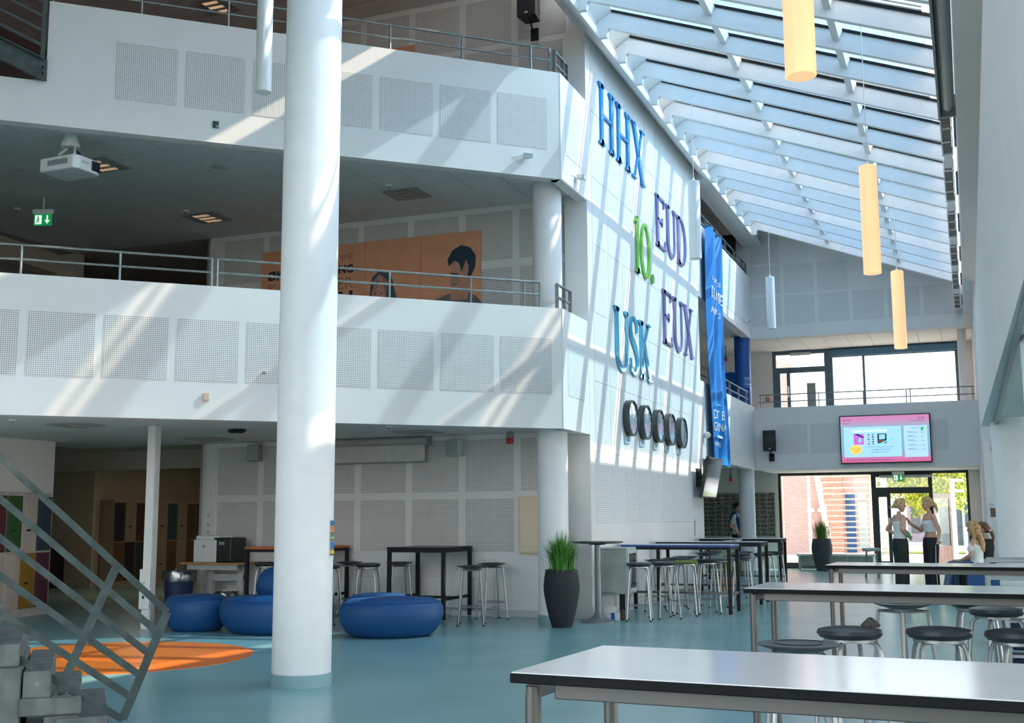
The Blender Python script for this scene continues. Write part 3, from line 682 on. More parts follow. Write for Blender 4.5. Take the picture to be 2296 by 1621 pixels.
# projector
pj_ = thing('ceiling_projector', 'white projector hanging from the gallery ceiling', 'projector', (-9.80, 10.40, 5.47), math.radians(88))
MB().prism([(-.215, -.24), (-.14, -.28), (.14, -.28), (.215, -.24), (.215, .28), (-.215, .28)], (0, 0, 0), (1, 0, 0), (0, 1, 0), (0, 0, 0.17)).build('body', WPLAST, pj_, bevel=0.022, seg=3)
MB().box(.045, .175, -.295, -.20, .03, .15).build('lens_hood', BLACK, pj_, bevel=0.01)
MB().tube([(.11, -.28, .09), (.11, -.305, .09)], 0.05, 20).build('lens', M('lens_glass', (.02, .02, .04), .05), pj_, True)
for k in range(7): MB().box(-.222, -.212, -.16 + k * .045, -.125 + k * .045, .06, .125).build('vent_slot', GREYP, pj_)
for y in (-.10, .14): MB().tube([(-.05, y, .16), (-.05, y, .25), (.0, y * .5, .33)], 0.016, 8).build('mount_arm', WPLAST, pj_)
MB().lathe([(0.11, .33), (0.11, .365), (0.07, .49)], 20, (0, 0.02, 0)).build('mount_plate', WPLAST, pj_, True)
MB().tube([(.03, .05, .36), (.12, .0, .30), (.16, -.1, .17)], 0.012, 6).build('cable', BLACK, pj_, True)
text('lettering', 'EPSON', 0.035, GREYP, pj_, (-.11, -.2815, .085), UP, 0.001)

# exit signs
def exit_sign(label, loc, rz):
    t = thing('exit_sign', label, 'exit sign', loc, rz)
    MB().box(-.15, .15, -.02, .02, .17, .24).build('housing', WPLAST, t, bevel=.006)
    MB().tube([(0, 0, .23), (0, 0, .415 if loc[2] > 4 else .275)], .012, 8).build('hanger', WPLAST, t)
    MB().box(-.13, .13, -.006, .006, 0, .17).build('green_plate', M('exit_green', (.01, .32, .09), .4, emit=.35), t)
    W = M('exit_white', (.8, .95, .85), .5, emit=.6)
    MB().box(-.11, -.015, -.009, -.005, .02, .15).build('door_symbol', W, t)
    g = M('exit_green', (0, 0, 0))
    m = MB(); m.ell((-.065, -.0095, .125), .012, .002, .012, 8, 4); m.bar((-.065, -.0095, .11), (-.07, -.0095, .07), .003, .02, up=(1, 0, 0)); m.bar((-.07, -.0095, .075), (-.09, -.0095, .04), .003, .012, up=(1, 0, 0)); m.bar((-.068, -.0095, .075), (-.045, -.0095, .05), .003, .012, up=(1, 0, 0)); m.bar((-.066, -.0095, .105), (-.04, -.0095, .085), .003, .009, up=(1, 0, 0))
    m.build('running_figure', g, t)
    m = MB(); m.box(.055, .075, -.009, -.005, .06, .15); m.prism([(.025, .08), (.065, .025), (.105, .08)], (0, -.005, 0), (1, 0, 0), (0, 0, 1), (0, -.004, 0)); m.build('arrow', W, t)
    return t
exit_sign('green emergency exit sign under the dark gallery ceiling', (-12.12, 12.37, 5.55), math.radians(20))
exit_sign('green emergency exit sign above the entrance door', (-1.70, 31.6, 2.30), 0)

# floodlights and small boxes on the balcony fronts
def floodlight(label, loc, rz):
    t = thing('floodlight', label, 'floodlight', loc, rz)
    MB().box(-.05, .05, -.12, -.02, -.03, .04).build('body', WPLAST, t, bevel=.01); MB().box(-.055, .055, -.13, -.12, -.045, .02).build('lamp_glass', M('flood_glass', (.35, .4, .36), .2), t)
    MB().tube([(0, -.03, 0), (-.06, 0, -.06)], .008, 6).build('arm', WPLAST, t); MB().tube([(-.03, -.03, .02), (-.12, -.01, .0), (-.2, -.004, -.02)], .004, 5).build('wire', WPLAST, t)
    return t
floodlight('small white floodlight on the upper balcony front', FP(-0.50, 0, 6.12), FANG)
floodlight('small white floodlight on the short upper balcony return', (-4.862, 14.72, 6.07), PI / 2)
floodlight('small white floodlight on the far gallery parapet', (-4.86, 27.6, 6.1), PI / 2)
t = thing('circuit_board', 'tiny green circuit board fixed to the upper balcony front', 'circuit board', FP(-4.51, 0, 6.05), FANG)
MB().box(-.035, .035, -.012, 0, 0, .085).build('board', M('pcb_green', (.03, .12, .07), .5, var=.6, scale=60), t); MB().box(-.028, -.01, -.02, -.012, .04, .07).build('chip', BLACK, t); MB().box(.008, .03, -.018, -.012, .012, .03).build('connector', LGREY, t)
t = thing('thermostat_box', 'small beige sensor box on the lower balcony front', 'sensor', FP(-4.52, 0, 2.74), FANG)
MB().box(-.035, .035, -.03, 0, 0, .095).build('cover', M('beige_plastic', (.72, .5, .36), .5), t, bevel=.006); MB().box(-.022, .022, -.032, -.03, .016, .02).build('slot', LGREY, t)
t = thing('cable_gland', 'tiny cable outlet on a perforated panel of the lower balcony', 'cable outlet', FP(-3.86, 0, 3.10), FANG)
MB().tube([(0, 0, 0), (0, -.03, 0)], .016, 8).build('gland', GREYP, t); MB().tube([(0, -.03, 0), (.01, -.05, -.02)], .006, 6).build('wire_end', M('brass', (.5, .35, .12), .4, .8), t)
# fire alarms
def alarm_button(label, loc, rz):
    t = thing('fire_alarm_button', label, 'fire alarm', loc, rz)
    MB().box(-.048, .048, -.045, 0, -.048, .048).build('box', REDP, t, bevel=.006); MB().box(-.032, .032, -.049, -.044, -.02, .014).build('press_plate', WPLAST, t); MB().lathe([(.006, 0), (.006, .003)], 8, (0, -.046, .03)).build('led', WPLAST, t)
    for k in range(3): MB().box(-.018 + k * .014, -.010 + k * .014, -.051, -.049, -.006, .002).build('printed_mark', BLACK, t)
    return t
alarm_button('red fire alarm button on the wall edge beside the letter wall', (-5.03, 15.3, 1.39), 0)
alarm_button('red fire alarm button right of the entrance glazing', (0.07, 31.99, 1.10), 0)
alarm_button('red fire alarm button below the upper door', (-5.05, 31.99, 4.62), 0)
def sounder(label, loc, rz=0, up_=0.0):
    t = thing('alarm_sounder', label, 'alarm sounder', loc, rz)
    MB().lathe([(.035, .07), (.06, 0.0), (.06, -.02)], 16).build('base', GREYP, t, True); (MB().tube([(0, 0, .06), (0, 0, up_)], .018, 8).build('stem', GREYP, t) if up_ else None); MB().lathe([(.045, -.02), (.055, -.06), (.05, -.10), (.02, -.105)], 16).build('red_horn', REDP, t, True)
    return t
sounder('red alarm sounder under the ceiling beside the balcony column', (-5.92, 14.85, 2.50))
sounder('red alarm sounder on the upper gallery behind the banner', (-5.85, 30.3, 5.62), 0, .325)
sounder('red alarm sounder above the photo display', (-5.95, 31.0, 2.45), 0, .272)
# ================================================================== BIG LETTERS ON THE WALL
def rect(m, x0, x1, z0, z1, t): m.box(x0, x1, -t, 0, z0, z1)
def stem(m, xc, w, z0, z1, t, sw, top=True, bot=True):
    rect(m, xc - w / 2, xc + w / 2, z0, z1, t); sh = 0.028; br = 0.05
    if bot: m.prism([(xc - sw / 2, z0), (xc + sw / 2, z0), (xc + sw / 2, z0 + sh), (xc + w / 2, z0 + sh + br), (xc - w / 2, z0 + sh + br), (xc - sw / 2, z0 + sh)], (0, 0, 0), (1, 0, 0), (0, 0, 1), (0, -t, 0))
    if top: m.prism([(xc - sw / 2, z1), (xc - sw / 2, z1 - sh), (xc - w / 2, z1 - sh - br), (xc + w / 2, z1 - sh - br), (xc + sw / 2, z1 - sh), (xc + sw / 2, z1)], (0, 0, 0), (1, 0, 0), (0, 0, 1), (0, -t, 0))
def strip_poly(m, pts, ws, t):
    """ribbon of varying width along a 2-D path"""
    n = len(pts); A = []; B = []
    for i, p in enumerate(pts):
        a = pts[max(i - 1, 0)]; b = pts[min(i + 1, n - 1)]
        dx, dz = b[0] - a[0], b[1] - a[1]; l = math.hypot(dx, dz); nx, nz = -dz / l, dx / l
        A.append((p[0] + nx * ws[i] / 2, p[1] + nz * ws[i] / 2)); B.append((p[0] - nx * ws[i] / 2, p[1] - nz * ws[i] / 2))
    vs = [(x, 0, z) for x, z in A] + [(x, 0, z) for x, z in B] + [(x, -t, z) for x, z in A] + [(x, -t, z) for x, z in B]
    fs = []
    for i in range(n - 1):
        fs += [(i, i + 1, n + i + 1, n + i), (2 * n + i, 3 * n + i, 3 * n + i + 1, 2 * n + i + 1), (i, 2 * n + i, 2 * n + i + 1, i + 1), (n + i, n + i + 1, 3 * n + i + 1, 3 * n + i)]
    fs += [(0, n, 3 * n, 2 * n), (n - 1, 3 * n - 1, 4 * n - 1, 2 * n - 1)]
    m.add(vs, fs)
def arc(cx, cz, rx, rz, a0, a1, n=18):
    return [(cx + rx * math.cos(math.radians(a0 + (a1 - a0) * i / n)), cz + rz * math.sin(math.radians(a0 + (a1 - a0) * i / n))) for i in range(n + 1)]
def glyph(ch, w, h, t=0.03):
    m = MB(); S = 0.115; T = 0.042
    if ch == 'H':
        stem(m, .15, S, 0, h, t, .27); stem(m, w - .15, S, 0, h, t, .27); rect(m, .15, w - .15, h * .50 - T / 2, h * .50 + T / 2, t)
    elif ch == 'E':
        stem(m, .14, S, 0, h, t, .24)
        for z, l in ((0, w), (h - T, w * .95), (h * .5, w * .72)): rect(m, .1, l, z, z + T, t)
        m.prism([(w - .04, 0), (w, 0), (w + .02, .18), (w - .01, .18)], (0, 0, 0), (1, 0, 0), (0, 0, 1), (0, -t, 0))
        m.prism([(w * .95 - .04, h), (w * .95 - .03, h - .16), (w * .95, h - .16), (w * .95, h)], (0, 0, 0), (1, 0, 0), (0, 0, 1), (0, -t, 0))
        rect(m, w * .72 - .03, w * .72, h * .5 - .06, h * .5 + .10, t)
    elif ch == 'U':
        stem(m, .15, S, h * .3, h, t, .27, True, False); stem(m, w - .12, T, h * .3, h, t, .2, True, False)
        pts = arc(w / 2 + .015, h * .3, w / 2 - .135, h * .285, 180, 360, 20); strip_poly(m, pts, [S - (S - T) * i / 20 for i in range(21)], t)
    elif ch == 'D':
        stem(m, .14, S, 0, h, t, .24)
        pts = [(.1, h - T / 2)] + arc(w * .42, h / 2, w * .50, h / 2 - T / 2, 90, -90, 22) + [(.1, T / 2)]
        n = len(pts); strip_poly(m, pts, [T + (S - T) * max(0, math.sin(PI * (i / (n - 1)))) ** 2 for i in range(n)], t)
    elif ch == 'X':
        strip_poly(m, [(.16, h), (w - .17, 0)], [S * 1.08] * 2, t); strip_poly(m, [(w - .17, h), (.16, 0)], [T * 1.1] * 2, t)
        for xc in (.15, w - .16):
            for z in (0, h - .028): rect(m, xc - .13, xc + .13, z, z + .028, t)
    elif ch == 'K':
        stem(m, .15, S, 0, h, t, .27); strip_poly(m, [(w - .14, h), (.2, h * .46)], [T, T], t); strip_poly(m, [(.33, h * .60), (w - .10, 0)], [S, S], t)
        rect(m, w - .25, w - .02, h - .028, h, t); rect(m, w - .24, w + .02, 0, .028, t)
    elif ch == 'S':
        c = [(w - .06, h * .80), (w - .10, h * .90), (w * .55, h - .022), (w * .25, h * .93), (w * .13, h * .79), (w * .22, h * .64), (w * .5, h * .53), (w * .78, h * .40), (w * .88, h * .24), (w * .74, h * .08), (w * .42, .022), (w * .16, h * .09), (.05, h * .22)]
        P = []
        for i in range(len(c) - 1):
            p0, p1, p2, p3 = c[max(i - 1, 0)], c[i], c[i + 1], c[min(i + 2, len(c) - 1)]
            for q in range(4):
                u = q / 4; f = lambda a, b, cc, d: 0.5 * (2 * b + (cc - a) * u + (2 * a - 5 * b + 4 * cc - d) * u * u + (3 * b - a - 3 * cc + d) * u ** 3)
                P.append((f(p0[0], p1[0], p2[0], p3[0]), f(p0[1], p1[1], p2[1], p3[1])))
        P.append(c[-1]); n = len(P); strip_poly(m, P, [T * .8 + (S - T * .8) * math.sin(PI * i / (n - 1)) ** 2.5 for i in range(n)], t)
        rect(m, w - .075, w - .045, h * .74, h * .97, t); rect(m, .035, .065, h * .03, h * .27, t)
    elif ch == '1':
        stem(m, .13, S, 0, h, t, .27, False, True); m.prism([(0, h * .88), (.08, h * .90), (.08, h * .96), (.19, h), (.10, h), (0, h * .93)], (0, 0, 0), (1, 0, 0), (0, 0, 1), (0, -t, 0))
    elif ch == '0':
        pts = arc(w / 2, h / 2, w / 2 - .05, h / 2 - .02, 90, 450, 40); strip_poly(m, pts, [T + (.105 - T) * abs(math.sin(2 * PI * i / 40)) for i in range(41)], t)
    elif ch == '.':
        m.prism(arc(.075, .075, .075, .085, 0, 345, 15), (0, 0, 0), (1, 0, 0), (0, 0, 1), (0, -t, 0))
    return m
LB = M('blue_mirror_acrylic', (0.0, 0.27, 0.70), 0.16, 0.25, var=0.1, scale=1.5)
LP = M('purple_mirror_acrylic', (0.27, 0.24, 0.55), 0.16, 0.4, var=0.15, scale=2)
LGR = M('green_mirror_acrylic', (0.22, 0.62, 0.06), 0.18, 0.4, var=0.1, scale=2)
LC = M('sky_blue_mirror_acrylic', (0.10, 0.50, 0.78), 0.08, 0.6, var=0.2, scale=1.2)
def word(spec, z, h, mat, word_name, colname):
    for ch, y0, w, extra in spec:
        nm = {'1': 'wall_digit', '0': 'wall_digit', '.': 'wall_full_stop'}.get(ch, 'wall_letter')
        o = thing(nm, '%s %s of %s on the slotted wall' % (colname, extra, word_name), 'letter', (-4.852, y0, z), PI / 2, 'big mirror letters on the wall')
        glyph(ch, w, h).build('face', mat, o)
        for px, pz in ((.15, h * .2), (.15, h * .8)):
            if ch != '.': MB().tube([(min(px, w / 2), .004, pz), (min(px, w / 2), -.001, pz)], 0.012, 8).build('standoff', LGREY, o)
word([('H', 15.77, .82, 'first letter H'), ('H', 16.68, .82, 'second letter H'), ('X', 17.56, .86, 'last letter X')], 6.92, .95, LB, 'HHX', 'big blue')
word([('E', 19.05, .66, 'letter E'), ('U', 19.80, .76, 'letter U'), ('D', 20.62, .76, 'letter D')], 6.10, .93, LP, 'EUD', 'big violet')
word([('1', 17.68, .27, 'digit one'), ('0', 18.02, .60, 'digit zero'), ('.', 18.68, .15, 'full stop')], 5.34, .94, LGR, '10.', 'big green')
word([('E', 19.40, .66, 'letter E'), ('U', 20.16, .80, 'letter U'), ('X', 20.98, .86, 'letter X')], 4.42, .96, LP, 'EUX', 'big violet')
word([('U', 16.39, .80, 'letter U'), ('S', 17.24, .50, 'letter S'), ('K', 17.80, .75, 'letter K')], 3.61, .95, LC, 'USK', 'big light blue')

# ================================================================== CLOCKS
CLK = M('clock_case', (0.055, 0.07, 0.07), 0.4, 0.2); CFACE = M('clock_glass_face', (0.42, 0.50, 0.54), 0.08, 0.45, var=0.03)
PLATE = M('pale_blue_plate', (0.50, 0.66, 0.74), 0.4)
ordn = ['first clock from the viewer, nearest to the wall edge', 'second clock from the left in the row of five', 'middle clock in the row of five', 'fourth clock from the left in the row of five', 'last clock in the row, beside the tilted screen']
for i, y in enumerate((17.10, 17.945, 18.80, 19.605, 20.47)):
    t = thing('wall_clock', 'round dark rimmed wall clock, ' + ordn[i], 'clock', (-4.856, y, 2.895), PI / 2, 'row of five wall clocks')
    R = .28
    m = MB(); vs = []; seg = 40
    prof = [(R, 0), (R, -.105), (R - .02, -.108), (R - .022, -.085), (R - .03, -.0)]
    for r, yy in prof:
        for k in range(seg): a = 2 * PI * k / seg; vs.append((r * math.cos(a), yy, r * math.sin(a)))
    fs = [(p * seg + k, p * seg + (k + 1) % seg, ((p + 1) % 5) * seg + (k + 1) % seg, ((p + 1) % 5) * seg + k) for p in range(5) for k in range(seg)]
    m.add(vs, fs); m.build('case', CLK, t, True)
    fc = MB().prism(arc(0, 0, R - .02, R - .02, 0, 351, 39), (0, -.075, 0), (1, 0, 0), (0, 0, 1), (0, -.008, 0)).build('face', CFACE, t)
    m = MB()
    for k in range(12):
        a = 2 * PI * k / 12; c = V((math.cos(a), 0, math.sin(a))); m.bar(c * .20 + V((0, -.084, 0)), c * .24 + V((0, -.084, 0)), .003, .012, up=(c.z, 0, -c.x))
    m.build('hour_mark', WLET, fc)
    for ln, ang in ((.13, 0.6 + i * 1.1), (.20, 1.9)):
        c = V((math.cos(ang), 0, math.sin(ang))); MB().bar(V((0, -.087, 0)), c * ln + V((0, -.087, 0)), .003, .014, up=(c.z, 0, -c.x)).build('hand', WLET, fc)
    p = thing('clock_name_plate', 'small pale blue name plate under the %s wall clock' % ['first', 'second', 'third', 'fourth', 'fifth'][i], 'name plate', (-4.856, y - .09, 2.50), PI / 2, 'clock name plates')
    MB().box(-.12, .12, -.025, 0, 0, .095).build('plate', PLATE, p, bevel=.004)
    if i == 0: text('lettering', 'New York', .05, LB, p, (-.10, -.0262, .03), UP, .001)
    else: MB().box(-.05, .05, -.0272, -.025, .032, .06).build('lettering', M('plate_print', (.2, .4, .55), .5), p)

# ================================================================== TILTED WALL SCREEN, CAMERA, BANNER
tv = thing('wall_screen', 'switched off flat screen tilted from the end of the letter wall', 'screen', (-4.86, 22.15, 1.76), PI / 2)
a = math.radians(12)
ex, ez = V((1, 0, 0)), V((0, -math.sin(a), math.cos(a))); en = V((0, -math.cos(a), -math.sin(a)))
o0 = V((-.68, -.12, 0))
MB().obox(o0 + ex * .65 + ez * .39 + en * .03, ex * .65, en * .03, ez * .39).build('case', BLACK, tv, bevel=.008)
MB().obox(o0 + ex * .65 + ez * .39 + en * .062, ex * .62, en * .003, ez * .36).build('glass', M('mirror_screen', (.22, .26, .31), .06, .8, var=.3, scale=2), tv)
MB().tube([(-.2, 0, .35), (-.2, -.12, .40), (-.25, -.22, .38)], .02, 8).build('mount_arm', BLACKM, tv)
MB().box(-.34, .1, -.02, 0, .2, .55).build('mount_plate', BLACKM, tv)
MB().tube([(-.64, -.30, .72), (-.72, -.28, .70), (-.72, -.24, .60), (-.64, -.22, .58)], .008, 6).build('cable_loop', BLACKM, tv)
t = thing('dome_camera', 'tiny white camera on the letter wall beside the banner', 'camera', (-4.86, 22.62, 3.0), PI / 2)
MB().ell((0, -.07, 0), .07, .07, .07, 14, 8).build('dome', WPLAST, t, True); MB().ell((.035, -.12, -.01), .03, .03, .03, 10, 6).build('lens', BLACK, t, True)
t = thing('thermometer_strip', 'small clear document holder near the end of the letter wall', 'holder', (-4.86, 21.6, 1.02), PI / 2)
MB().box(-.04, .04, -.02, 0, 0, .36).build('holder', GLASS_WIN, t); MB().box(-.025, .025, -.012, -.006, .12, .30).build('paper', M('yellow_paper', (.7, .65, .35), .7), t)
BAN = M('blue_banner_cloth', (0.0, 0.20, 0.58), 0.55, var=0.05, scale=2, bump=.05)
bn = thing('hanging_banner', 'long blue cloth banner with white lettering hanging by the letter wall', 'banner', (-4.70, 22.80, 2.44), PI / 2)
m = MB(); NX, NZ = 28, 60; W0, H0 = 1.50, 4.88
wav = lambda u, v: .035 * math.sin(u * 9 + v * 2.2) + .03 * math.sin(u * 21 + 1.3 - v) - .02 * math.cos(v * 5)
wd = lambda v: 0.60 + .40 * (1 - v) ** .6 * .9 + .06
vs = [(W0 * (u / NX) * (1.0 - .10 * math.sin(PI * v / NZ) ** 2) + .12 * (1 - v / NZ) - .12 * (v / NZ) , wav(u / NX, v / NZ) , H0 * v / NZ) for v in range(NZ + 1) for u in range(NX + 1)]
n1 = (NX + 1) * (NZ + 1)
vs2 = [(x, y + .004, z) for x, y, z in vs]
fs = [(v * (NX + 1) + u, v * (NX + 1) + u + 1, (v + 1) * (NX + 1) + u + 1, (v + 1) * (NX + 1) + u) for v in range(NZ) for u in range(NX)]
m.add(vs + vs2, fs + [tuple(n1 + i for i in reversed(f)) for f in fs])
m.build('cloth', BAN, bn, True)
def wavy_text(s, size, z, x0, mat=WLET, sx=1.0, bold=0.0):
    cu = bpy.data.curves.new('t', 'FONT'); cu.body = s; cu.size = size; cu.extrude = .002; cu.resolution_u = 2; cu.offset = bold
    o = bpy.data.objects.new('t', cu); me = bpy.data.meshes.new_from_object(o); bpy.data.objects.remove(o); bpy.data.curves.remove(cu)
    for v in me.vertices:
        x = x0 + v.co.x * sx; zz = z + v.co.y; vv = zz / H0; uu = (x - .12 * (1 - vv) + .12 * vv) / (W0 * (1.0 - .10 * math.sin(PI * vv) ** 2)); y = wav(uu, vv) - .006 + v.co.z; v.co = (x, y, zz)
    me.materials.clear(); me.materials.append(mat); me.name = 'lettering'
    return link('lettering', me, None, bn)
wavy_text('UDFORDRINGER', .13, 3.78, .18, sx=1.0); wavy_text('DRØMME', .33, 3.42, .16, sx=.85, bold=.006); wavy_text('ANERKENDELSE', .19, 3.10, .16, sx=.72)
wavy_text('DET BLÅ', .27, .92, .18, sx=.8); wavy_text('GYMNASIUM', .25, .68, .18, sx=.72); wavy_text('VARDE', .14, .36, .2)
MB().box(.2, .95, -.05, -.035, .53, .58).build('white_bar', WLET, bn); MB().box(.2, .85, -.05, -.035, 1.20, 1.207).build('white_line', WLET, bn)
MB().tube([(-.12, 0, H0), (W0 - .1, 0, H0)], .015, 8).build('hanging_rod', STEEL, bn)

# round blue sign on the upper gallery
t = thing('round_sign', 'big round blue sign board on the upper gallery', 'sign', (-5.70, 30.0, 4.62))
MB().prism(arc(0, 0, .56, .56, 0, 352, 44), (0, 0, 0), (1, 0, 0), (0, 0, 1), (0, .05, 0)).build('disc', BLUEP, t)
text('lettering', 'UNIK FOR', .12, LBLET, t, (-.33, -.003, -.06), UP, .002)
MB().box(-.3, .3, -.05, .1, -1.57, -.5).build('stand', BLUEP, t)

# ================================================================== BILLBOARDS ON THE GALLERIES
ORB = M('orange_billboard_print', (0.78, 0.36, 0.20), 0.6, var=0.05, scale=3)
NAVY = M('navy_print', (0.012, 0.035, 0.06), 0.6); NAVY2 = M('navy_print_mid', (0.05, 0.085, 0.115), 0.6, var=0.3, scale=6); FACEP = M('poster_face_print', (0.55, 0.28, 0.18), 0.6, var=0.18, scale=7)
SHIRT = M('poster_shirt_print', (0.16, 0.15, 0.15), 0.6, var=0.2, scale=5)
def flat(m, poly, y, t=.003): return m.prism(poly, (0, y, 0), (1, 0, 0), (0, 0, 1), (0, t, 0))
def ellp(cx, cz, rx, rz, a0=0, a1=352, n=28): return arc(cx, cz, rx, rz, a0, a1, n)
bb = thing('billboard', 'wide orange billboard with dark lettering and two printed portraits', 'billboard', (-10.37, 15.29, 4.20))
for i, (x0, x1) in enumerate(((0, .94), (.94, 1.88), (1.88, 2.84), (2.84, 3.83))):
    MB().box(x0 + .003, x1 - .003, -.02, 0, 0, 1.42).build('board', ORB, bb)
text('lettering', 'ØK', .20, NAVY, bb, (.12, -.0215, .95), UP, .001, bold=.008); text('lettering', 'ÆTNING', .175, NAVY, bb, (1.68, -.0215, .965), UP, .001, 'RIGHT', bold=.007)
THIN = M('thin_print', (.40, .20, .13), .6)
text('lettering', 'K', .27, THIN, bb, (.12, -.0215, .70), UP, .001); text('lettering', 'ATER', .27, THIN, bb, (1.68, -.0215, .71), UP, .001, 'RIGHT')
text('lettering', 'M', .36, NAVY, bb, (.12, -.0215, .40), UP, .001, bold=.014); text('lettering', 'ION', .34, NAVY, bb, (1.68, -.0215, .43), UP, .001, 'RIGHT', bold=.014)
text('lettering', 'DRØMME', .14, THIN, bb, (1.68, -.0215, 1.17), UP, .001, 'RIGHT'); text('lettering', 'NELSE', .14, THIN, bb, (1.68, -.0215, .29), UP, .001, 'RIGHT')
# printed portraits: layered flat print
wp = bpy.data.objects.new('printed_portrait', None); COL.objects.link(wp); wp.parent = bb; wp.location = (.13, 0, -.03); wp['label'] = 'printed portrait of a smiling fair haired woman'
flat(MB(), [(1.80, .0), (2.45, .0), (2.42, .35), (2.30, .55), (2.20, .92), (2.02, .98), (1.88, .88), (1.84, .60), (1.86, .30)], -.024).build('hair_print', NAVY2, wp)
flat(MB(), ellp(2.00, .58, .125, .22), -.027).build('face_print', FACEP, wp)
flat(MB(), [(1.95, .30), (2.12, .30), (2.10, .45), (1.96, .45)], -.0265).build('neck_print', FACEP, wp)
flat(MB(), [(1.90, .82), (2.02, .93), (2.16, .80), (2.14, .62), (2.10, .76), (1.98, .82), (1.90, .72)], -.029).build('fringe_print', M('fair_hair_print', (.40, .24, .17), .6, var=.3, scale=12), wp)
for x in (1.94, 2.05): flat(MB(), ellp(x, .62, .022, .009, n=12), -.029).build('eye_print', NAVY, wp)
flat(MB(), [(1.93, .47), (2.00, .455), (2.07, .49), (2.00, .435)], -.029).build('mouth_print', WLET, wp)
mp_ = bpy.data.objects.new('printed_portrait', None); COL.objects.link(mp_); mp_.parent = bb; mp_.location = (.04, 0, -.11); mp_['label'] = 'printed portrait of a young man in a grey sweater'
flat(MB(), [(2.88, .0), (3.82, .0), (3.82, .42), (3.70, .55), (3.52, .63), (3.25, .60), (3.02, .52), (2.93, .38)], -.024).build('sweater_print', SHIRT, mp_)
flat(MB(), [(3.30, .50), (3.58, .50), (3.60, .85), (3.30, .80)], -.0255).build('neck_print', FACEP, mp_)
flat(MB(), [(3.30, .72), (3.40, .62), (3.50, .66), (3.62, .82), (3.63, 1.05), (3.33, 1.10), (3.30, .95), (3.275, .87)], -.027).build('face_print', FACEP, mp_)
flat(MB(), [(3.27, 1.02), (3.25, 1.12), (3.33, 1.26), (3.48, 1.33), (3.62, 1.28), (3.71, 1.15), (3.70, .98), (3.64, .86), (3.58, .84), (3.60, 1.0), (3.55, 1.10), (3.48, .92), (3.44, 1.06), (3.36, 1.10)], -.029).build('hair_print', NAVY, mp_)
flat(MB(), [(3.30, .90), (3.40, .885), (3.46, .87), (3.40, .905), (3.30, .92)], -.029).build('brow_print', NAVY, mp_); flat(MB(), [(3.33, .74), (3.42, .735), (3.42, .745), (3.33, .75)], -.029).build('mouth_print', NAVY, mp_)
tb = thing('billboard', 'orange billboard with a dark head of hair on the top floor wall', 'billboard', (-10.0, 15.29, 7.50))
MB().box(0, 2.35, -.02, 0, 0, 1.20).build('board', ORB, tb); flat(MB(), [(2.08, .70), (2.30, .70), (2.32, .82), (2.26, .90), (2.14, .90), (2.08, .84)], -.024).build('hair_print', M('blue_black_print', (.01, .035, .08), .6), tb)

# dark window frame on the top floor
t = struct(MB().box(-14.5, -12.6, 15.2, 15.3, 7.2, 9.15).build('window_2', BLACKM), 'dark window frame on the top floor')
MB().box(-14.38, -12.72, 15.17, 15.2, 7.3, 8.98).build('pane', M('brown_dark_pane', (.30, .14, .09), .3), t)

# ================================================================== BACK WALL FITTINGS (ground floor)
t = thing('projection_screen', 'rolled up grey projection screen above the bar tables', 'projection screen', (-9.40, 15.285, 2.18))
MB().tube([(0, -.10, .33), (2.05, -.10, .33)], .062, 16).build('roller_case', M('screen_case', (.42, .41, .39), .5), t, True)
MB().box(.04, 2.0, -.105, -.095, .03, .30).build('screen_cloth', M('screen_cloth', (.62, .60, .57), .8), t); MB().bar((.03, -.10, .02), (2.02, -.10, .02), .03, .022).build('bottom_bar', GREYP, t)
for x in (.0, 2.05): MB().box(x - .015, x + .015, -.17, 0, .26, .40).build('end_bracket', GREYP, t)
t = thing('fire_hose_cabinet', 'cream fire hose cabinet half hidden by the round column', 'cabinet', (-5.95, 15.3, .875))
MB().box(0, .80, -.06, 0, 0, .80).build('frame', CREAM, t, bevel=.004); MB().box(.025, .775, -.072, -.058, .025, .775).build('door', M('cream_door', (.80, .65, .47), .5, var=.02), t, bevel=.004)
MB().box(.70, .765, -.078, -.07, .55, .765).build('red_sign', M('sign_red', (.65, .01, .02), .4), t); MB().prism([(.715, .70), (.745, .70), (.745, .69), (.758, .705), (.745, .72), (.745, .71), (.715, .71)], (0, -.078, 0), (1, 0, 0), (0, 0, 1), (0, -.002, 0)).build('arrow', WLET, t)
for k in range(3): MB().box(.715 + k * .013, .72 + k * .013, -.08, -.077, .57, .64).build('lettering', WLET, t)
MB().box(.70, .745, -.078, -.07, .34, .46).build('red_plate', REDP, t)
def radiator(label, loc, rz, L, h, fins):
    t = thing('radiator', label, 'radiator', loc, rz, 'white panel radiators')
    MB().box(0, L, -.05, -.02, 0, h).build('back_panel', WPLAST, t, bevel=.006)
    me = MB().box(-.008, .008, -.062, -.05, .03, h - .03).mesh('fin'); me.materials.append(WPLAST)
    for k in range(fins): link('fin', me, None, t, (L * (k + .5) / fins, 0, 0))
    MB().box(0, L, -.07, -.02, h, h + .012).build('top_grille', WPLAST, t); MB().tube([(L - .04, -.05, .04), (L + .05, -.05, .04), (L + .06, -.05, -.06)], .012, 8).build('valve', LGREY, t, True)
    return t
radiator('white radiator under the orange topped bar table', (-9.20, 15.3, .10), 0, 1.62, .42, 40)
radiator('white radiator behind the black bar table and stools', (-7.50, 15.3, .10), 0, 1.16, .43, 30)
radiator('long white radiator along the letter wall behind the stools', (-4.86, 16.75, .16), PI / 2, 2.9, .52, 60)
radiator('white radiator farther along the letter wall', (-4.86, 20.0, .16), PI / 2, 1.9, .52, 40)
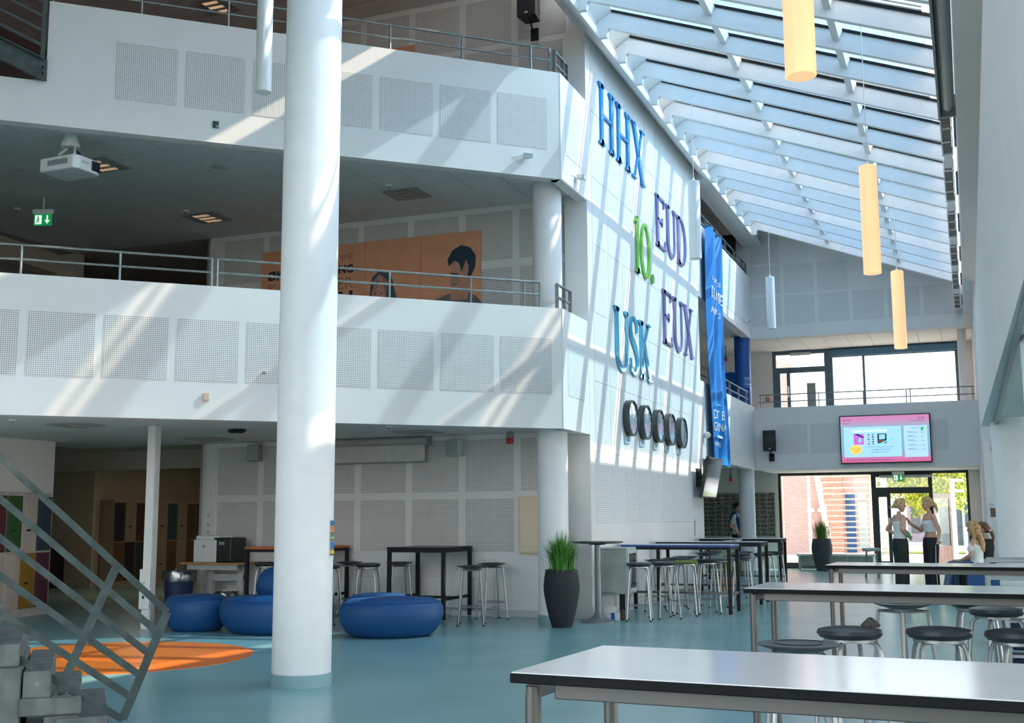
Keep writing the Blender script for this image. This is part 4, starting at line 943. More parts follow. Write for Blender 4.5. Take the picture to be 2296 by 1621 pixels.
def socket(label, loc, rz=0, n=3):
    t = thing('power_socket', label, 'socket', loc, rz); w = .068 * n
    MB().box(0, w, -.04, 0, 0, .07).build('housing', WPLAST, t, bevel=.004)
    for k in range(n): MB().tube([(.034 + .068 * k, -.04, .035), (.034 + .068 * k, -.043, .035)], .018, 12).build('outlet', LGREY, t)
    return t
socket('white wall socket strip behind the right hand bar stools', (-6.51, 15.3, .745)); socket('white wall socket strip beside the orange table leg', (-8.81, 15.3, .755), 0, 3)
t = thing('cable_duct', 'white vertical cable duct with switches at the end of the back wall', 'cable duct', (-11.20, 15.3, 1.05))
MB().box(-.10, .06, -.06, 0, 0, 1.53).build('duct', WPLAST, t, bevel=.004)
for z in (.10, .22, .36): MB().box(-.05, .01, -.065, -.058, z, z + .05).build('switch', LGREY, t)
t = thing('floor_cable_tray', 'white cable tray lying under the bar stools', 'cable tray', (-6.95, 15.18, 0)); MB().box(0, .45, -.05, .04, 0, .07).build('tray', WPLAST, t, bevel=.004); MB().tube([(.45, 0, .03), (.7, -.1, .01), (.9, -.02, .01)], .008, 6).build('cable', WPLAST, t, True)
# white service pole
t = thing('service_pole', 'slim white square power pole in front of the lockers', 'pole', (-9.76, 12.05, 0))
MB().box(-.06, .06, -.05, .05, 0, 2.572).build('pole', WPLAST, t, bevel=.004); MB().box(.062, .08, -.04, .04, 0, 2.57).build('groove_strip', LGREY, t); MB().box(-.085, .075, -.075, -.05, .25, .75).build('socket_box', WPLAST, t, bevel=.006)
for k in range(3): MB().tube([(-.01, -.075, .46 + k * .06), (-.01, -.079, .46 + k * .06)], .022, 12).build('outlet', LGREY, t)
MB().box(-.03, .005, -.079, -.074, .38, .42).build('data_port', M('port_green', (.02, .1, .06), .5), t)
# ================================================================== FURNITURE
# ---- stools
def stool_padded():
    t = thing('bar_stool', '-', 'stool')
    MB().lathe([(.12, .715), (.155, .722), (.172, .742), (.165, .762), (.12, .772), (.02, .775)], 28).build('seat', CUSH, t, True)
    MB().lathe([(.135, .700), (.135, .716)], 24).build('seat_ring', TUBE, t, True)
    for k in range(4):
        a = PI / 4 + k * PI / 2; c, s = math.cos(a), math.sin(a)
        pts = [(r * c, r * s, z) for r, z in ((.05, .702), (.115, .702), (.142, .690), (.156, .660), (.172, .56), (.225, 0.0))]
        MB().tube(pts, .0125, 8).build('leg', TUBE, t, True)
        MB().lathe([(.016, 0), (.016, .02)], 8, (.225 * c, .225 * s, 0)).build('foot_cap', BLACK, t)
    R = .206
    for k, z in ((0, .20), (1, .20), (2, .235), (3, .235)):
        a, b = PI / 4 + (k % 2) * PI + (PI / 2 if k > 1 else 0), PI / 4 + (k % 2) * PI + PI / 2 + (PI / 2 if k > 1 else 0)
        MB().tube([(R * math.cos(a), R * math.sin(a), z), (R * math.cos(b), R * math.sin(b), z)], .0075, 6).build('footrest_bar', TUBE, t, True)
    return t
def stool_flat():
    t = thing('bar_stool', '-', 'stool')
    st_ = MB().lathe([(.06, .715), (.10, .722), (.192, .750), (.195, .757), (.12, .760), (.02, .758)], 32).build('seat', DKGREY, t, True)
    for k in range(2):
        m = MB(); a0 = .3 + k * PI
        strip_pts = [(.125 * math.cos(a0 + i * .2), .125 * math.sin(a0 + i * .2), .7605) for i in range(12)]
        m.tube(strip_pts, .004, 5); m.build('seat_slot', BLACK, st_)
    for k in range(4):
        a = PI / 4 + k * PI / 2; c, s = math.cos(a), math.sin(a)
        MB().tube([(.165 * c, .165 * s, .705), (.235 * c, .235 * s, 0)], .0125, 8).build('leg', TUBE, t, True)
        MB().lathe([(.016, 0), (.016, .02)], 8, (.235 * c, .235 * s, 0)).build('foot_cap', BLACK, t)
        b = a + PI / 2; R1, R2 = .168, .212
        MB().tube([(R1 * c, R1 * s, .703), (R1 * math.cos(b), R1 * math.sin(b), .703)], .009, 6).build('seat_frame_bar', TUBE, t, True)
        MB().tube([(R2 * c, R2 * s, .235), (R2 * math.cos(b), R2 * math.sin(b), .235)], .0075, 6).build('footrest_bar', TUBE, t, True)
    return t
A0_, B0_ = stool_padded(), stool_flat(); usedA = [False]; usedB = [False]
STG = 'bar stools'
def put(kind, x, y, rz, label, sc=1.0, seatmat=None):
    src, fl = (A0_, usedA) if kind == 'A' else (B0_, usedB)
    if not fl[0]:
        fl[0] = True; o = src; o.location = (x, y, 0); o.rotation_euler = (0, 0, rz); o['label'] = label
    else: o = dup(src, (x, y, 0), rz, label)
    o['group'] = STG
    if seatmat:
        for c in o.children:
            if c.name.startswith('seat') and not c.name.startswith('seat_'):
                me = c.data.copy(); me.materials[0] = seatmat; c.data = me
    return o
put('A', -4.20, 15.20, .2, 'padded stool half hidden behind the grey server cabinet'); put('B', -4.30, 16.62, .5, 'flat seat stool second from the server cabinet, close to the wall')
put('A', -3.96, 15.64, .7, 'padded black stool in front of the blue edged table, left one'); put('B', -4.25, 17.50, .3, 'flat seat stool behind the padded stool at the blue edged table')
put('A', -3.80, 16.25, .1, 'padded stool with an olive green seat', seatmat=M('olive_green_seat', (.16, .22, .05), .4)); put('B', -4.25, 18.15, .9, 'flat seat stool just behind the olive green stool')
put('A', -3.60, 16.72, .4, 'nearest black padded stool at the right end of the blue edged table'); put('A', -3.55, 17.65, .75, 'padded stool with a grey green seat right of the black padded one', seatmat=M('grey_green_seat', (.12, .17, .16), .35))
put('B', -4.40, 20.30, .2, 'far flat seat stool left of its twin, near the wall'); put('B', -4.45, 21.1, .6, 'farthest flat seat stool near the letter wall')
put('B', -3.36, 18.05, .35, 'flat seat stool at the end of the middle bar table'); put('A', -3.68, 19.80, .6, 'dark padded stool behind the middle bar table')
put('B', -3.85, 20.95, .1, 'flat seat stool farther back between the bar tables'); put('A', -3.33, 20.0, .9, 'padded stool just left of the far bar table leg')
put('B', -3.32, 21.05, .5, 'dark stool with splayed legs at the right end of the far bar table', seatmat=CUSH)
put('B', -0.80, 5.72, .25, 'large flat stool nearest to the viewer'); s17 = put('A', -0.634, 6.47, .55, 'padded stool with a crumpled glove on its seat'); put('A', -0.189, 6.60, .2, 'padded stool tucked at the middle of the second long table')
put('A', 0.12, 8.22, .5, 'padded stool behind the second long table at the right edge'); put('A', 0.20, 6.60, .3, 'padded stool cut by the right edge of the photo')
put('B', -0.478, 8.62, .8, 'flat stool seen under the second long table'); put('A', 0.0, 8.9, .1, 'padded stool partly under the second long table, left of the right edge one')
put('A', -9.30, 14.00, .4, 'stool at the left end of the orange topped table'); put('A', -7.95, 13.40, .2, 'stool just right of the foreground column'); put('B', -8.38, 14.72, .5, 'flat seat stool against the wall by the orange topped table')
put('A', -7.70, 14.05, .3, 'padded stool left of the black bar table'); put('B', -7.60, 14.78, .7, 'flat seat stool behind the black bar table leg')
put('B', -6.08, 13.88, .35, 'front stool right of the black bar table'); put('B', -6.17, 14.78, .75, 'rear stool right of the black bar table by the wall socket')
gl = tag(MB().lathe([(.05, 0), (.055, .012), (.03, .035), (.012, .05), (.004, .052)], 7, (0, 0, 0), 1.0, .6).build('crumpled_glove', M('dark_cloth', (.06, .055, .05), .9, var=.4, scale=60), None, True), 'small crumpled dark cloth lying on a padded stool', 'glove'); gl.location = (-.53, 6.52, .772); gl.rotation_euler = (0, 0, .4)

# ---- long white canteen tables
def long_table(label, x0, y0, x1, rz=0.0, h=.95, D=.70):
    L = x1 - x0
    t = thing('long_table', label, 'table', (x0, y0, 0), rz, 'long white canteen tables')
    top = MB().box(0, L, 0, D, h - .003, h).build('laminate', LAMI, t)
    MB().box(-.004, L + .004, -.004, D + .004, h - .028, h - .003).build('black_edge_board', EDGEB, t, bevel=.003)
    for y in (.07, D - .07): MB().box(.10, L - .10, y - .015, y + .015, h - .072, h - .028).build('apron_rail', LEGMET, t, bevel=.003)
    for x in (.04, L - .04):
        MB().bar((x, .05, h - .052), (x, D - .05, h - .052), .04, .036).build('end_rail', LEGMET, t, bevel=.003)
        for y in (.05, D - .05):
            MB().tube([(x, y, 0), (x, y, h - .075), (x, y, h - .04)], [.0215, .0215, .019], 16).build('leg', LEGMET, t, True)
    return t
long_table('nearest long white table with black edge across the bottom right', -1.155, 2.90, 2.0, -.055)
long_table('second long white table from the viewer with stools in front', -1.245, 6.78, 1.8, -.04)
long_table('third long white table, in front of the standing women', -1.19, 10.33, 2.0, -.03)

# ---- bar tables
def bar_table(label, x0, x1, y0, y1, top_mat, edge_mat, h=.98, foot=True, frame=BLACKM, low=True):
    t = thing('bar_table', label, 'table', (x0, y0, 0), 0, 'high bar tables'); L, D = x1 - x0, y1 - y0
    MB().box(-.005, L + .005, -.005, D + .005, h - .028, h).build('tabletop', edge_mat, t, bevel=.003); MB().box(.002, L - .002, .002, D - .002, h, h + .003).build('top_laminate', top_mat, t)
    for x in (.0, L - .05):
        for y in (0, D - .05):
            MB().box(x, x + .05, y, y + .05, .02, h - .03).build('leg', frame, t, bevel=.003); MB().lathe([(.018, 0), (.018, .02)], 10, (x + .025, y + .025, 0)).build('glide', GREYP, t)
    for y in (.005, D - .045): MB().box(.05, L - .05, y, y + .04, h - .068, h - .028).build('apron_rail', frame, t)
    for x in (.005, L - .045): MB().box(x, x + .04, .05, D - .05, h - .068, h - .028).build('end_rail', frame, t)
    if low:
        for x in (.01, L - .04): MB().box(x, x + .03, .05, D - .05, .27, .31).build('low_rail', LEGMET if foot else frame, t)
        MB().box(.04, L - .04, D / 2 - .02, D / 2 + .02, .275, .305).build('foot_rail', LEGMET if foot else frame, t)
    return t
WTOP = M('pale_bar_top', (.66, .67, .66), .3, var=.02); BTOP = M('blue_bar_top', (.01, .07, .30), .4)
bar_table('bar table with a blue front edge in front of the letter wall', -4.76, -3.17, 16.30, 16.97, WTOP, BTOP); bar_table('middle bar table with a paper lying on it', -4.76, -3.08, 18.30, 19.0, WTOP, BLACKM); bar_table('farthest bar table by the letter wall', -4.75, -3.25, 21.45, 22.15, WTOP, BLACKM)
bar_table('orange topped bar table half hidden by the foreground column', -9.60, -8.62, 13.90, 15.15, M('orange_bar_top', (.75, .16, .03), .4), M('orange_bar_edge', (.62, .12, .02), .4), foot=False)
bar_table('all black bar table against the back wall', -7.50, -6.63, 14.22, 15.15, M('dark_bar_top', (.10, .085, .075), .35), BLACKM, foot=False)
m = MB(); nn = 6
vs = [(i * .06, j * .05, .004 + .03 * abs(math.sin(i * 1.3 + j)) * (i / nn)) for j in range(6) for i in range(nn + 1)]
m.add(vs + [(x, y, z - .003) for x, y, z in vs], [(j * 7 + i, j * 7 + i + 1, j * 7 + i + 8, j * 7 + i + 7) for j in range(5) for i in range(6)] + [(42 + j * 7 + i + 7, 42 + j * 7 + i + 8, 42 + j * 7 + i + 1, 42 + j * 7 + i) for j in range(5) for i in range(6)])
pp = tag(m.build('paper_sheet', WPLAST, None, True), 'loose curled paper lying on the middle bar table', 'paper'); pp.location = (-3.75, 18.45, .986); pp.rotation_euler = (0, 0, .3)
# ---- round table
t = thing('round_table', 'small round black high table with a grey trumpet foot', 'table', (-4.67, 14.86, 0))
MB().lathe([(.30, 1.03), (.345, 1.04), (.345, 1.056), (.02, 1.058)], 40).build('tabletop', BLACK, t, True); MB().lathe([(.10, 1.012), (.13, 1.03)], 20).build('top_plate', BLACKM, t)
MB().lathe([(.045, .09), (.04, 1.015)], 24).build('pillar', M('grey_pillar', (.22, .25, .26), .4, .4), t, True); MB().lathe([(.235, 0), (.235, .012), (.16, .035), (.07, .075), (.045, .11)], 36).build('foot', M('grey_pillar', (0, 0, 0)), t, True)
# ---- server cabinet
CAB = M('cabinet_grey_green', (.40, .46, .42), .5, var=.03)
t = thing('server_cabinet', 'grey wall mounted server cabinet with a dark glass door', 'cabinet', (-4.85, 15.38, .33))
MB().box(0, .43, 0, .50, 0, .63).build('body', CAB, t, bevel=.008); MB().box(.03, .30, -.006, .002, .03, .58).build('side_panel', CAB, t, bevel=.003)
MB().box(.43, .445, .03, .47, .03, .60).build('door_frame', LGREY, t, bevel=.003); MB().box(.444, .449, .08, .42, .08, .55).build('door_glass', M('dark_glass', (.05, .06, .07), .05, .3), t)
for z in (.015, .595): MB().box(.03, .27, -.004, .002, z, z + .018).build('vent', GREYP, t)
for x, z in ((.12, .53), (.25, .36)): MB().tube([(x, -.006, z), (x, -.014, z)], .011, 10).build('lock', GREYP, t)
t = thing('pipe_casing', 'white pipe casing and post under the server cabinet', 'pipe casing', (-4.84, 15.50, 0)); MB().box(0, .20, 0, .30, 0, .325).build('casing', WPLAST, t); MB().box(.26, .30, .05, .1, 0, .325).build('post', BLACKM, t); MB().box(.34, .37, .05, .1, 0, .325).build('thin_post', LGREY, t)
def lowbox(label, x0, x1, y0, y1, z0, z1, blue=False):
    t = thing('cable_box', label, 'cable box', (x0, y0, z0)); MB().box(0, x1 - x0, 0, y1 - y0, 0, z1 - z0).build('box', WPLAST, t, bevel=.004); MB().box(.01, x1 - x0 - .01, -.003, 0, (z1 - z0) * .8, (z1 - z0) * .85).build('lid_seam', LGREY, t)
    if blue:
        b = M('blue_tape', (.01, .1, .45), .5); MB().box((x1 - x0) * .62, (x1 - x0) * .78, -.004, 0, 0, z1 - z0).build('blue_tape', b, t); MB().box(x1 - x0, x1 - x0 + .03, .01, y1 - y0 - .01, 0, z1 - z0 + .04).build('end_stop', BLACK, t)
lowbox('long white cable box on the floor with blue tape', -4.78, -4.45, 15.12, 15.27, 0, .10, True); lowbox('white cable box resting on the longer one', -4.78, -4.52, 15.14, 15.26, .102, .18)
# ---- potted grass
def grass_pot(label, x, y, s, hg, dens, mat_a, seed, spread):
    t = thing('potted_grass', label, 'potted plant', (x, y, 0)); rnd = random.Random(seed)
    POT = M('charcoal_pot', (.022, .025, .028), .75, var=.25, scale=50, bump=.4, bscale=120) if s < 1.05 else M('grey_stone_pot', (.075, .08, .088), .85, var=.3, scale=60, bump=.4, bscale=100)
    pr = [(.125, 0), (.14, .03), (.19, .22), (.228, .42), (.235, .52), (.222, .64), (.205, .73), (.195, .735), (.19, .70), (.02, .70)]
    MB().lathe([(r * s, z * s) for r, z in pr], 40).build('pot', POT, t, True); MB().lathe([(.19 * s, .69 * s), (.02, .70 * s)], 24).build('soil', M('soil', (.03, .025, .02), .95), t)
    for part in range(2):
        m = MB()
        for _ in range(dens // 2):
            a = rnd.uniform(0, 2 * PI); r0 = abs(rnd.gauss(0, .08)) * s; L = hg * rnd.uniform(.6, 1.05); out = spread * rnd.uniform(.05, 1) ** 1.2; w = rnd.uniform(.003, .006)
            b = rnd.uniform(-.5, .5) + a; base = V((r0 * math.cos(a), r0 * math.sin(a), .70 * s)); dr = V((math.cos(b), math.sin(b), 0)); sd = V((-dr.y, dr.x, 0)); P = []
            for k in range(6):
                f = k / 5; P.append(base + dr * out * f ** 2.0 + V((0, 0, L * (f - .38 * f ** 3 * (out / max(spread, .01)) * 1.3))))
            vs = []
            for k, p in enumerate(P):
                ww = w * (1 - (k / 5) ** 2 * .9); vs += [p - sd * ww, p + sd * ww]
            m.add(vs, [(2 * k, 2 * k + 1, 2 * k + 3, 2 * k + 2) for k in range(5)])
        o = m.build('grass_blades', mat_a[part], t); o['kind'] = 'stuff'
    return t
GA = M('grass_green', (.06, .22, .025), .55, var=.4, scale=8); GB = M('grass_light', (.13, .36, .05), .55, var=.3, scale=8)
grass_pot('tall charcoal pot of bushy green grass beside the round column', -4.885, 14.00, .98, .55, 900, (GA, GB), 3, .37)
grass_pot('grey stone pot of tufted grass in front of the entrance glazing', -3.63, 30.9, 1.12, .62, 520, (M('grass_olive', (.16, .20, .03), .6, var=.4), M('grass_far_green', (.12, .27, .03), .6, var=.3)), 5, .34)
# ---- poufs
def pouf(label, x, y, rz, rx, ry, h, group='blue pebble poufs', rim=.86):
    t = thing('pouf', label, 'pouf', (x, y, 0), rz, group)
    prof = [(.62, 0.0), (.74, .02), (.86, .14), (.965, .36), (1.0, .58), (.99, .74), (.93, .88), (.80, .965), (.5, 1.0), (.02, 1.005)]
    MB().lathe([(r, z * h) for r, z in prof], 48, (0, 0, 0), rx, ry).build('cushion', BLUEF, t, True)
    MB().lathe([(.935, .872 * h), (.94, .885 * h), (.925, .893 * h)], 48, (0, 0, 0), rx, ry).build('piping', M('pouf_piping', (.004, .05, .22), .5), t, True)
    return t
pouf('blue pouf at the left, behind the stair railing', -9.08, 12.15, .3, .40, .38, .44); p2 = pouf('large blue pouf with a backrest, left of the column', -7.98, 12.12, .1, .66, .42, .45)
bk_ = MB().lathe([(.75, 0), (.98, .06), (1.0, .14), (.9, .25), (.66, .33), (.3, .365), (.02, .37)], 32, (.02, .20, .42), .32, .17); bk_.build('backrest', BLUEF, p2, True)
pouf('blue pouf peeping out right of the column', -6.98, 13.02, .5, .40, .36, .44); pouf('wide blue pouf right of the foreground column', -6.42, 12.30, .62, .62, .46, .45)
# ---- printer desk, printer, bins
t = thing('printer_desk', 'white framed desk with a wooden top by the back wall', 'desk', (-11.22, 14.55, 0)); WOOD = M('beech_top', (.55, .27, .12), .45, var=.12, scale=4)
MB().box(0, 1.05, 0, .65, .70, .73).build('desktop', WOOD, t, bevel=.003)
for x in (.30, .85): MB().box(x, x + .10, .28, .36, .04, .66).build('leg', LGREY, t); MB().box(x - .02, x + .12, .02, .62, 0, .04).build('foot', LGREY, t)
MB().box(.10, 1.0, .05, .12, .62, .70).build('front_rail', LGREY, t); MB().box(.3, .95, .30, .34, .45, .55).build('cable_tray', LGREY, t); MB().tube([(.8, .5, .5), (.9, .55, .2), (.7, .5, .02)], .008, 6).build('cable', BLACK, t, True)
t = thing('printer', 'white and black office printer on the desk', 'printer', (-11.05, 14.65, .731)); 
MB().box(0, .42, 0, .42, 0, .34).build('body', WPLAST, t, bevel=.015, seg=2); MB().box(.36, .68, .01, .40, 0, .37).build('side_unit', BLACK, t, bevel=.02, seg=2); MB().box(.02, .40, -.01, .02, .03, .12).build('paper_tray', WPLAST, t, bevel=.004); MB().box(.02, .44, .03, .40, .34, .40).build('scanner_lid', WPLAST, t, bevel=.012); MB().box(.18, .21, -.012, -.003, .22, .25).build('badge', GREYP, t); MB().box(.46, .56, -.004, .012, .26, .31).build('panel_button', GREYP, t)
def bin_(label, x, y, r, h, mat):
    t = thing('waste_bin', label, 'bin', (x, y, 0)); MB().lathe([(r * .8, 0), (r, h), (r * .96, h), (r * .78, .02), (.02, .015)], 24).build('bucket', mat, t, True)
    m = MB(); seg = 28; vs = []
    for k, (rr, z) in enumerate(((r * .95, h * .8), (r * 1.03, h * 1.0), (r * 1.09, h * .93), (r * 1.06, h * .75))):
        for i in range(seg): a = 2 * PI * i / seg; q = rr + .012 * math.sin(i * 2.3 + k); vs.append((q * math.cos(a), q * math.sin(a), z + .012 * math.sin(i * 1.7 + k * 2)))
    m.add(vs, [(k * seg + i, k * seg + (i + 1) % seg, (k + 1) * seg + (i + 1) % seg, (k + 1) * seg + i) for k in range(3) for i in range(seg)])
    m.build('bin_liner', GLINER, t, True)
    return t
GLINER = glassy('bin_liner_plastic', (.75, .78, .78), .25, .2)
bin_('tall dark blue waste bin with a clear liner beside the desk', -11.02, 14.30, .23, .62, M('navy_bin', (.01, .03, .09), .5)); bin_('small black waste bin under the desk end', -10.22, 14.36, .16, .32, BLACK)
# ---- lockers
LCOL = {'g': (.04, .11, .035), 'w': (.58, .48, .43), 'b': (.035, .06, .085), 'r': (.12, .03, .035), 'y': (.33, .17, .02), 'p': (.10, .03, .05), 'n': (.012, .015, .03), 't': (.30, .25, .19), 'k': (.05, .03, .02), 'v': (.035, .02, .03), 'e': (.02, .075, .085), 'd': (.015, .05, .035), 'm': (.11, .065, .03), 'u': (.02, .05, .085)}
LNAME = {'g': 'dark green', 'w': 'pinkish white', 'b': 'slate blue', 'r': 'dark red', 'y': 'ochre', 'p': 'plum', 'n': 'navy', 't': 'tan', 'k': 'dark brown', 'v': 'dark violet', 'e': 'teal', 'd': 'bottle green', 'm': 'brown', 'u': 'blue'}
def locker(label, x, y, rz, w, d, h, top, bot, body):
    t = thing('locker_unit', label, 'locker', (x, y, 0), rz, 'student lockers')
    MB().box(0, w, 0, d, .0, h).build('carcass', body, t)
    zm = h * .515
    for z0, z1, c in ((.12, zm - .012, bot), (zm + .012, h - .06, top)):
        dm = M('locker_' + LNAME[c].replace(' ', '_'), LCOL[c], .5, var=.05)
        dr = MB().box(.014, w - .014, -.016, 0, z0, z1).build('door', dm, t, bevel=.003)
        for k in range(6): MB().box(w * (.2 + .1 * k), w * (.2 + .1 * k) + .006, -.019, -.015, z0 + .04, z1 - .04).build('groove', dm, dr)
        MB().box(w * .30, w * .55, -.024, -.014, (z0 + z1) / 2 - .05 - (0 if c != top else .06), (z0 + z1) / 2 - .02 - (0 if c != top else .06)).build('lock', BLACK, dr)
    for k in range(7): MB().box(w * .12 + k * w * .11, w * .12 + k * w * .11 + .012, -.003, 0, h - .045, h - .015).build('vent_slot', GREYP, t)
    return t
LW = M('locker_body_white', (.66, .56, .50), .5)
dirL = V((-.20, .98, 0)).normalized(); angL = math.atan2(dirL.y, dirL.x); pL = V((-12.46, 11.75, 0))
for i, (a, b) in enumerate((('b', 'g'), ('r', 'w'), ('g', 'w'), ('w', 'y'), ('b', 'p'))):
    q = pL + dirL * .372 * i; locker('near locker unit at far left with a %s door over a %s door' % (LNAME[a], LNAME[b]), q.x, q.y, angL, .37, .45, 1.78, a, b, LW)
LW2 = M('locker_body_beige', (.34, .28, .22), .5); pR = V((-16.62, 19.35, 0)); 
for i, (a, b) in enumerate((('n', 'm'), ('t', 'n'), ('k', 'd'), ('v', 'u'), ('t', 't'), ('e', 'm'), ('t', 't'), ('m', 'm'), ('e', 'p'), ('d', 't'))):
    locker('far locker unit %s, %s over %s door' % (['at the left end', 'second from the left', 'third from the left', 'fourth from the left', 'just left of the white pole', 'just right of the white pole', 'fourth from the right', 'third from the right', 'second from the right', 'at the right end'][i], LNAME[a], LNAME[b]), pR.x, pR.y + .345 * i, PI / 2, .343, .4, 1.80, a, b, LW2)
t = thing('notice_board', 'glazed notice board with yellow paper in the dark hall', 'notice board', (-19.35, 19.09, .95))
MB().box(0, 1.25, -.05, 0, 0, 1.25).build('frame', BLACKM, t); MB().box(.04, 1.21, -.056, -.048, .04, 1.21).build('yellow_sheet', M('notice_yellow', (.62, .58, .28), .6), t)
MB().box(.04, 1.21, -.06, -.055, .98, 1.12).build('teal_band', M('teal_print', (.04, .16, .16), .6), t)
for x, z, w, h in ((.3, .62, .5, .30), (.3, .15, .38, .35), (.72, .2, .36, .40), (.82, .66, .3, .24)): MB().box(x, x + w, -.063, -.058, z, z + h).build('pinned_paper', M('brown_paper', (.32, .24, .17), .7), t)
t = thing('dark_cabinet', 'dark low cabinet below the notice board', 'cabinet', (-19.2, 18.5, 0)); MB().box(0, 1.6, 0, .55, 0, .82).build('body', BLACK, t, bevel=.01)
for x in (.1, .85): MB().box(x, x + .65, -.012, 0, .1, .72).build('door', BLACKM, t)
# ================================================================== ENTRANCE AND UPPER WINDOW
FRM = M('dark_window_frame', (.022, .032, .034), .45, .2, var=.1); FRB = M('blue_grey_window_frame', (.10, .16, .21), .45, .2, var=.1)
def win(name, label): 
    o = bpy.data.objects.new(name, None); COL.objects.link(o); struct(o, label); return o
def fbar(p, x0, x1, z0, z1, mat=FRM, y0=32.02, y1=32.12, nm='frame_bar'): MB().box(x0, x1, y0, y1, z0, z1).build(nm, mat, p, bevel=.004)
def pane(p, x0, x1, z0, z1, y=32.07): MB().box(x0, x1, y - .006, y + .006, z0, z1).build('pane', GLASS_WIN, p)
w3 = win('window_3', 'dark framed glazing left of the entrance door')
fbar(w3, -4.86, -4.79, 0, 2.585); fbar(w3, -4.79, -2.42, 2.50, 2.585); fbar(w3, -4.79, -2.42, 0, .16); pane(w3, -4.79, -2.42, .16, 2.50)
d1 = win('door_1', 'dark framed glass entrance door standing open')
fbar(d1, -2.42, -2.30, 0, 2.585); fbar(d1, -.99, -.89, 0, 2.585); fbar(d1, -2.30, -.99, 2.43, 2.585); fbar(d1, -2.30, -.99, 1.99, 2.15); fbar(d1, -2.04, -1.95, 0, 1.99); fbar(d1, -2.30, -2.25, 0, 1.99); fbar(d1, -2.25, -2.04, 1.90, 1.99); fbar(d1, -2.25, -2.04, 0, .22)
pane(d1, -2.30, -.99, 2.15, 2.43); pane(d1, -2.25, -2.04, .22, 1.90); MB().box(-2.03, -1.99, 31.95, 32.0, 1.0, 1.35).build('pull_handle', LGREY, d1, bevel=.006)
MB().box(-2.2, -.9, 31.96, 32.02, 2.40, 2.47).build('door_closer', LGREY, d1, bevel=.006)
# open leaf, swung outwards
lf = MB(); hx, hy = V((-.93, 32.14, 0)), V((.45, .89, 0)).normalized(); hn = V((hy.y, -hy.x, 0)); BRW = M('brown_door_frame', (.085, .045, .035), .5, var=.15)
leaf = bpy.data.objects.new('open_leaf', None); COL.objects.link(leaf); leaf.parent = d1; leaf.location = hx
def lbar(u0, u1, z0, z1, mat, nm, t=.03): MB().obox(hy * (u0 + u1) / 2 + V((0, 0, (z0 + z1) / 2)), hy * (u1 - u0) / 2, hn * t / 2, (0, 0, (z1 - z0) / 2)).build(nm, mat, leaf)
lbar(0, .09, 0, 1.98, BRW, 'leaf_stile'); lbar(.88, .98, 0, 1.98, BRW, 'leaf_stile'); lbar(.09, .88, 1.86, 1.98, BRW, 'leaf_rail'); lbar(.09, .88, 0, .12, BRW, 'leaf_rail'); lbar(.09, .88, .62, 1.86, GLASS_WIN, 'leaf_glass', .01)
for k in range(10): lbar(.095 + k * .079, .16 + k * .079, .12, .62, M('brown_slat', (.16, .075, .055), .6, var=.1), 'slat', .025)
w4 = win('window_4', 'dark framed glazing right of the entrance door'); fbar(w4, -.89, 0.0, 2.50, 2.585); fbar(w4, -.06, 0.0, 0, 2.5); fbar(w4, -.89, -.06, 0, .10); pane(w4, -.89, -.06, .10, 2.50)
w5 = win('window_5', 'blue framed upper window above the entrance parapet')
fbar(w5, -3.40, -.06, 5.70, 5.955, FRB); fbar(w5, -3.40, -3.28, 3.05, 5.70, FRB); fbar(w5, -2.50, -2.44, 3.05, 5.70, FRB); fbar(w5, -.16, -.06, 3.05, 5.70, FRB); pane(w5, -3.28, -2.50, 3.05, 5.70); pane(w5, -2.44, -.16, 3.05, 5.70)
MB().box(-3.36, -.12, 31.93, 32.02, 5.72, 5.90).build('blind_box', M('blind_blue', (.08, .20, .30), .6), w5)
d2 = win('door_2', 'grey framed upper balcony door with a transom window')
for (a, b, c, d) in ((-4.90, -4.80, 3.05, 5.955), (-3.50, -3.40, 3.05, 5.955), (-4.80, -3.50, 5.84, 5.955), (-4.80, -3.50, 5.33, 5.48), (-4.52, -4.43, 3.05, 5.33), (-4.80, -4.70, 3.05, 5.33)): fbar(d2, a, b, c, d, FRB)
pane(d2, -4.80, -3.50, 5.48, 5.84); pane(d2, -4.70, -4.52, 3.05, 5.33); pane(d2, -4.43, -3.50, 3.05, 5.33); MB().box(-4.50, -4.47, 31.94, 32.0, 4.65, 4.95).build('pull_handle', LGREY, d2)
MB().box(-4.4, -3.85, 31.95, 32.02, 5.80, 5.88).build('window_actuator', LGREY, d2); MB().box(-3.98, -3.75, 31.96, 32.0, 4.32, 5.02).build('hanging_sign', GREYP, d2)

# ================================================================== OUTSIDE
PAVE = M('pale_paving', (.52, .50, .47), .9, var=.08, scale=.6)
struct(MB().box(-60, 60, 32.25, 160, -.25, -.02).build('ground', PAVE), 'pale paved yard outside')
tag(MB().box(-3.3, 12, 47.0, 50.0, -.02, .03).build('lawn_strip', M('lawn', (.16, .22, .05), .95, var=.3, scale=3)), 'strip of lawn outside below the yellow green tree', 'lawn')
BR1 = brickmat('rose_brick', (.60, .36, .30), (.66, .43, .36), (.68, .58, .52)); BR2 = brickmat('orange_brick', (.58, .22, .12), (.64, .28, .16), (.68, .58, .50))
b1 = thing('brick_building', 'rose brick building behind the outdoor stair', 'building', (-7.5, 46, -.02))
MB().box(-8, 1.2, 0, 4, 0, 7.5).build('tall_wall', BR1, b1); MB().box(1.2, 3.9, 0, 4, 0, 5.0).build('wall', BR1, b1); MB().box(2.15, 2.95, -.30, 0, 0, 5.0).build('pilaster', BR2, b1)
MB().box(3.05, 3.40, -.04, 0, 0, 2.3).build('blue_door', M('blue_door', (.02, .10, .26), .5), b1); MB().box(3.5, 3.85, -.04, 0, .2, 2.0).build('window', M('pale_pane', (.45, .52, .50), .2), b1)
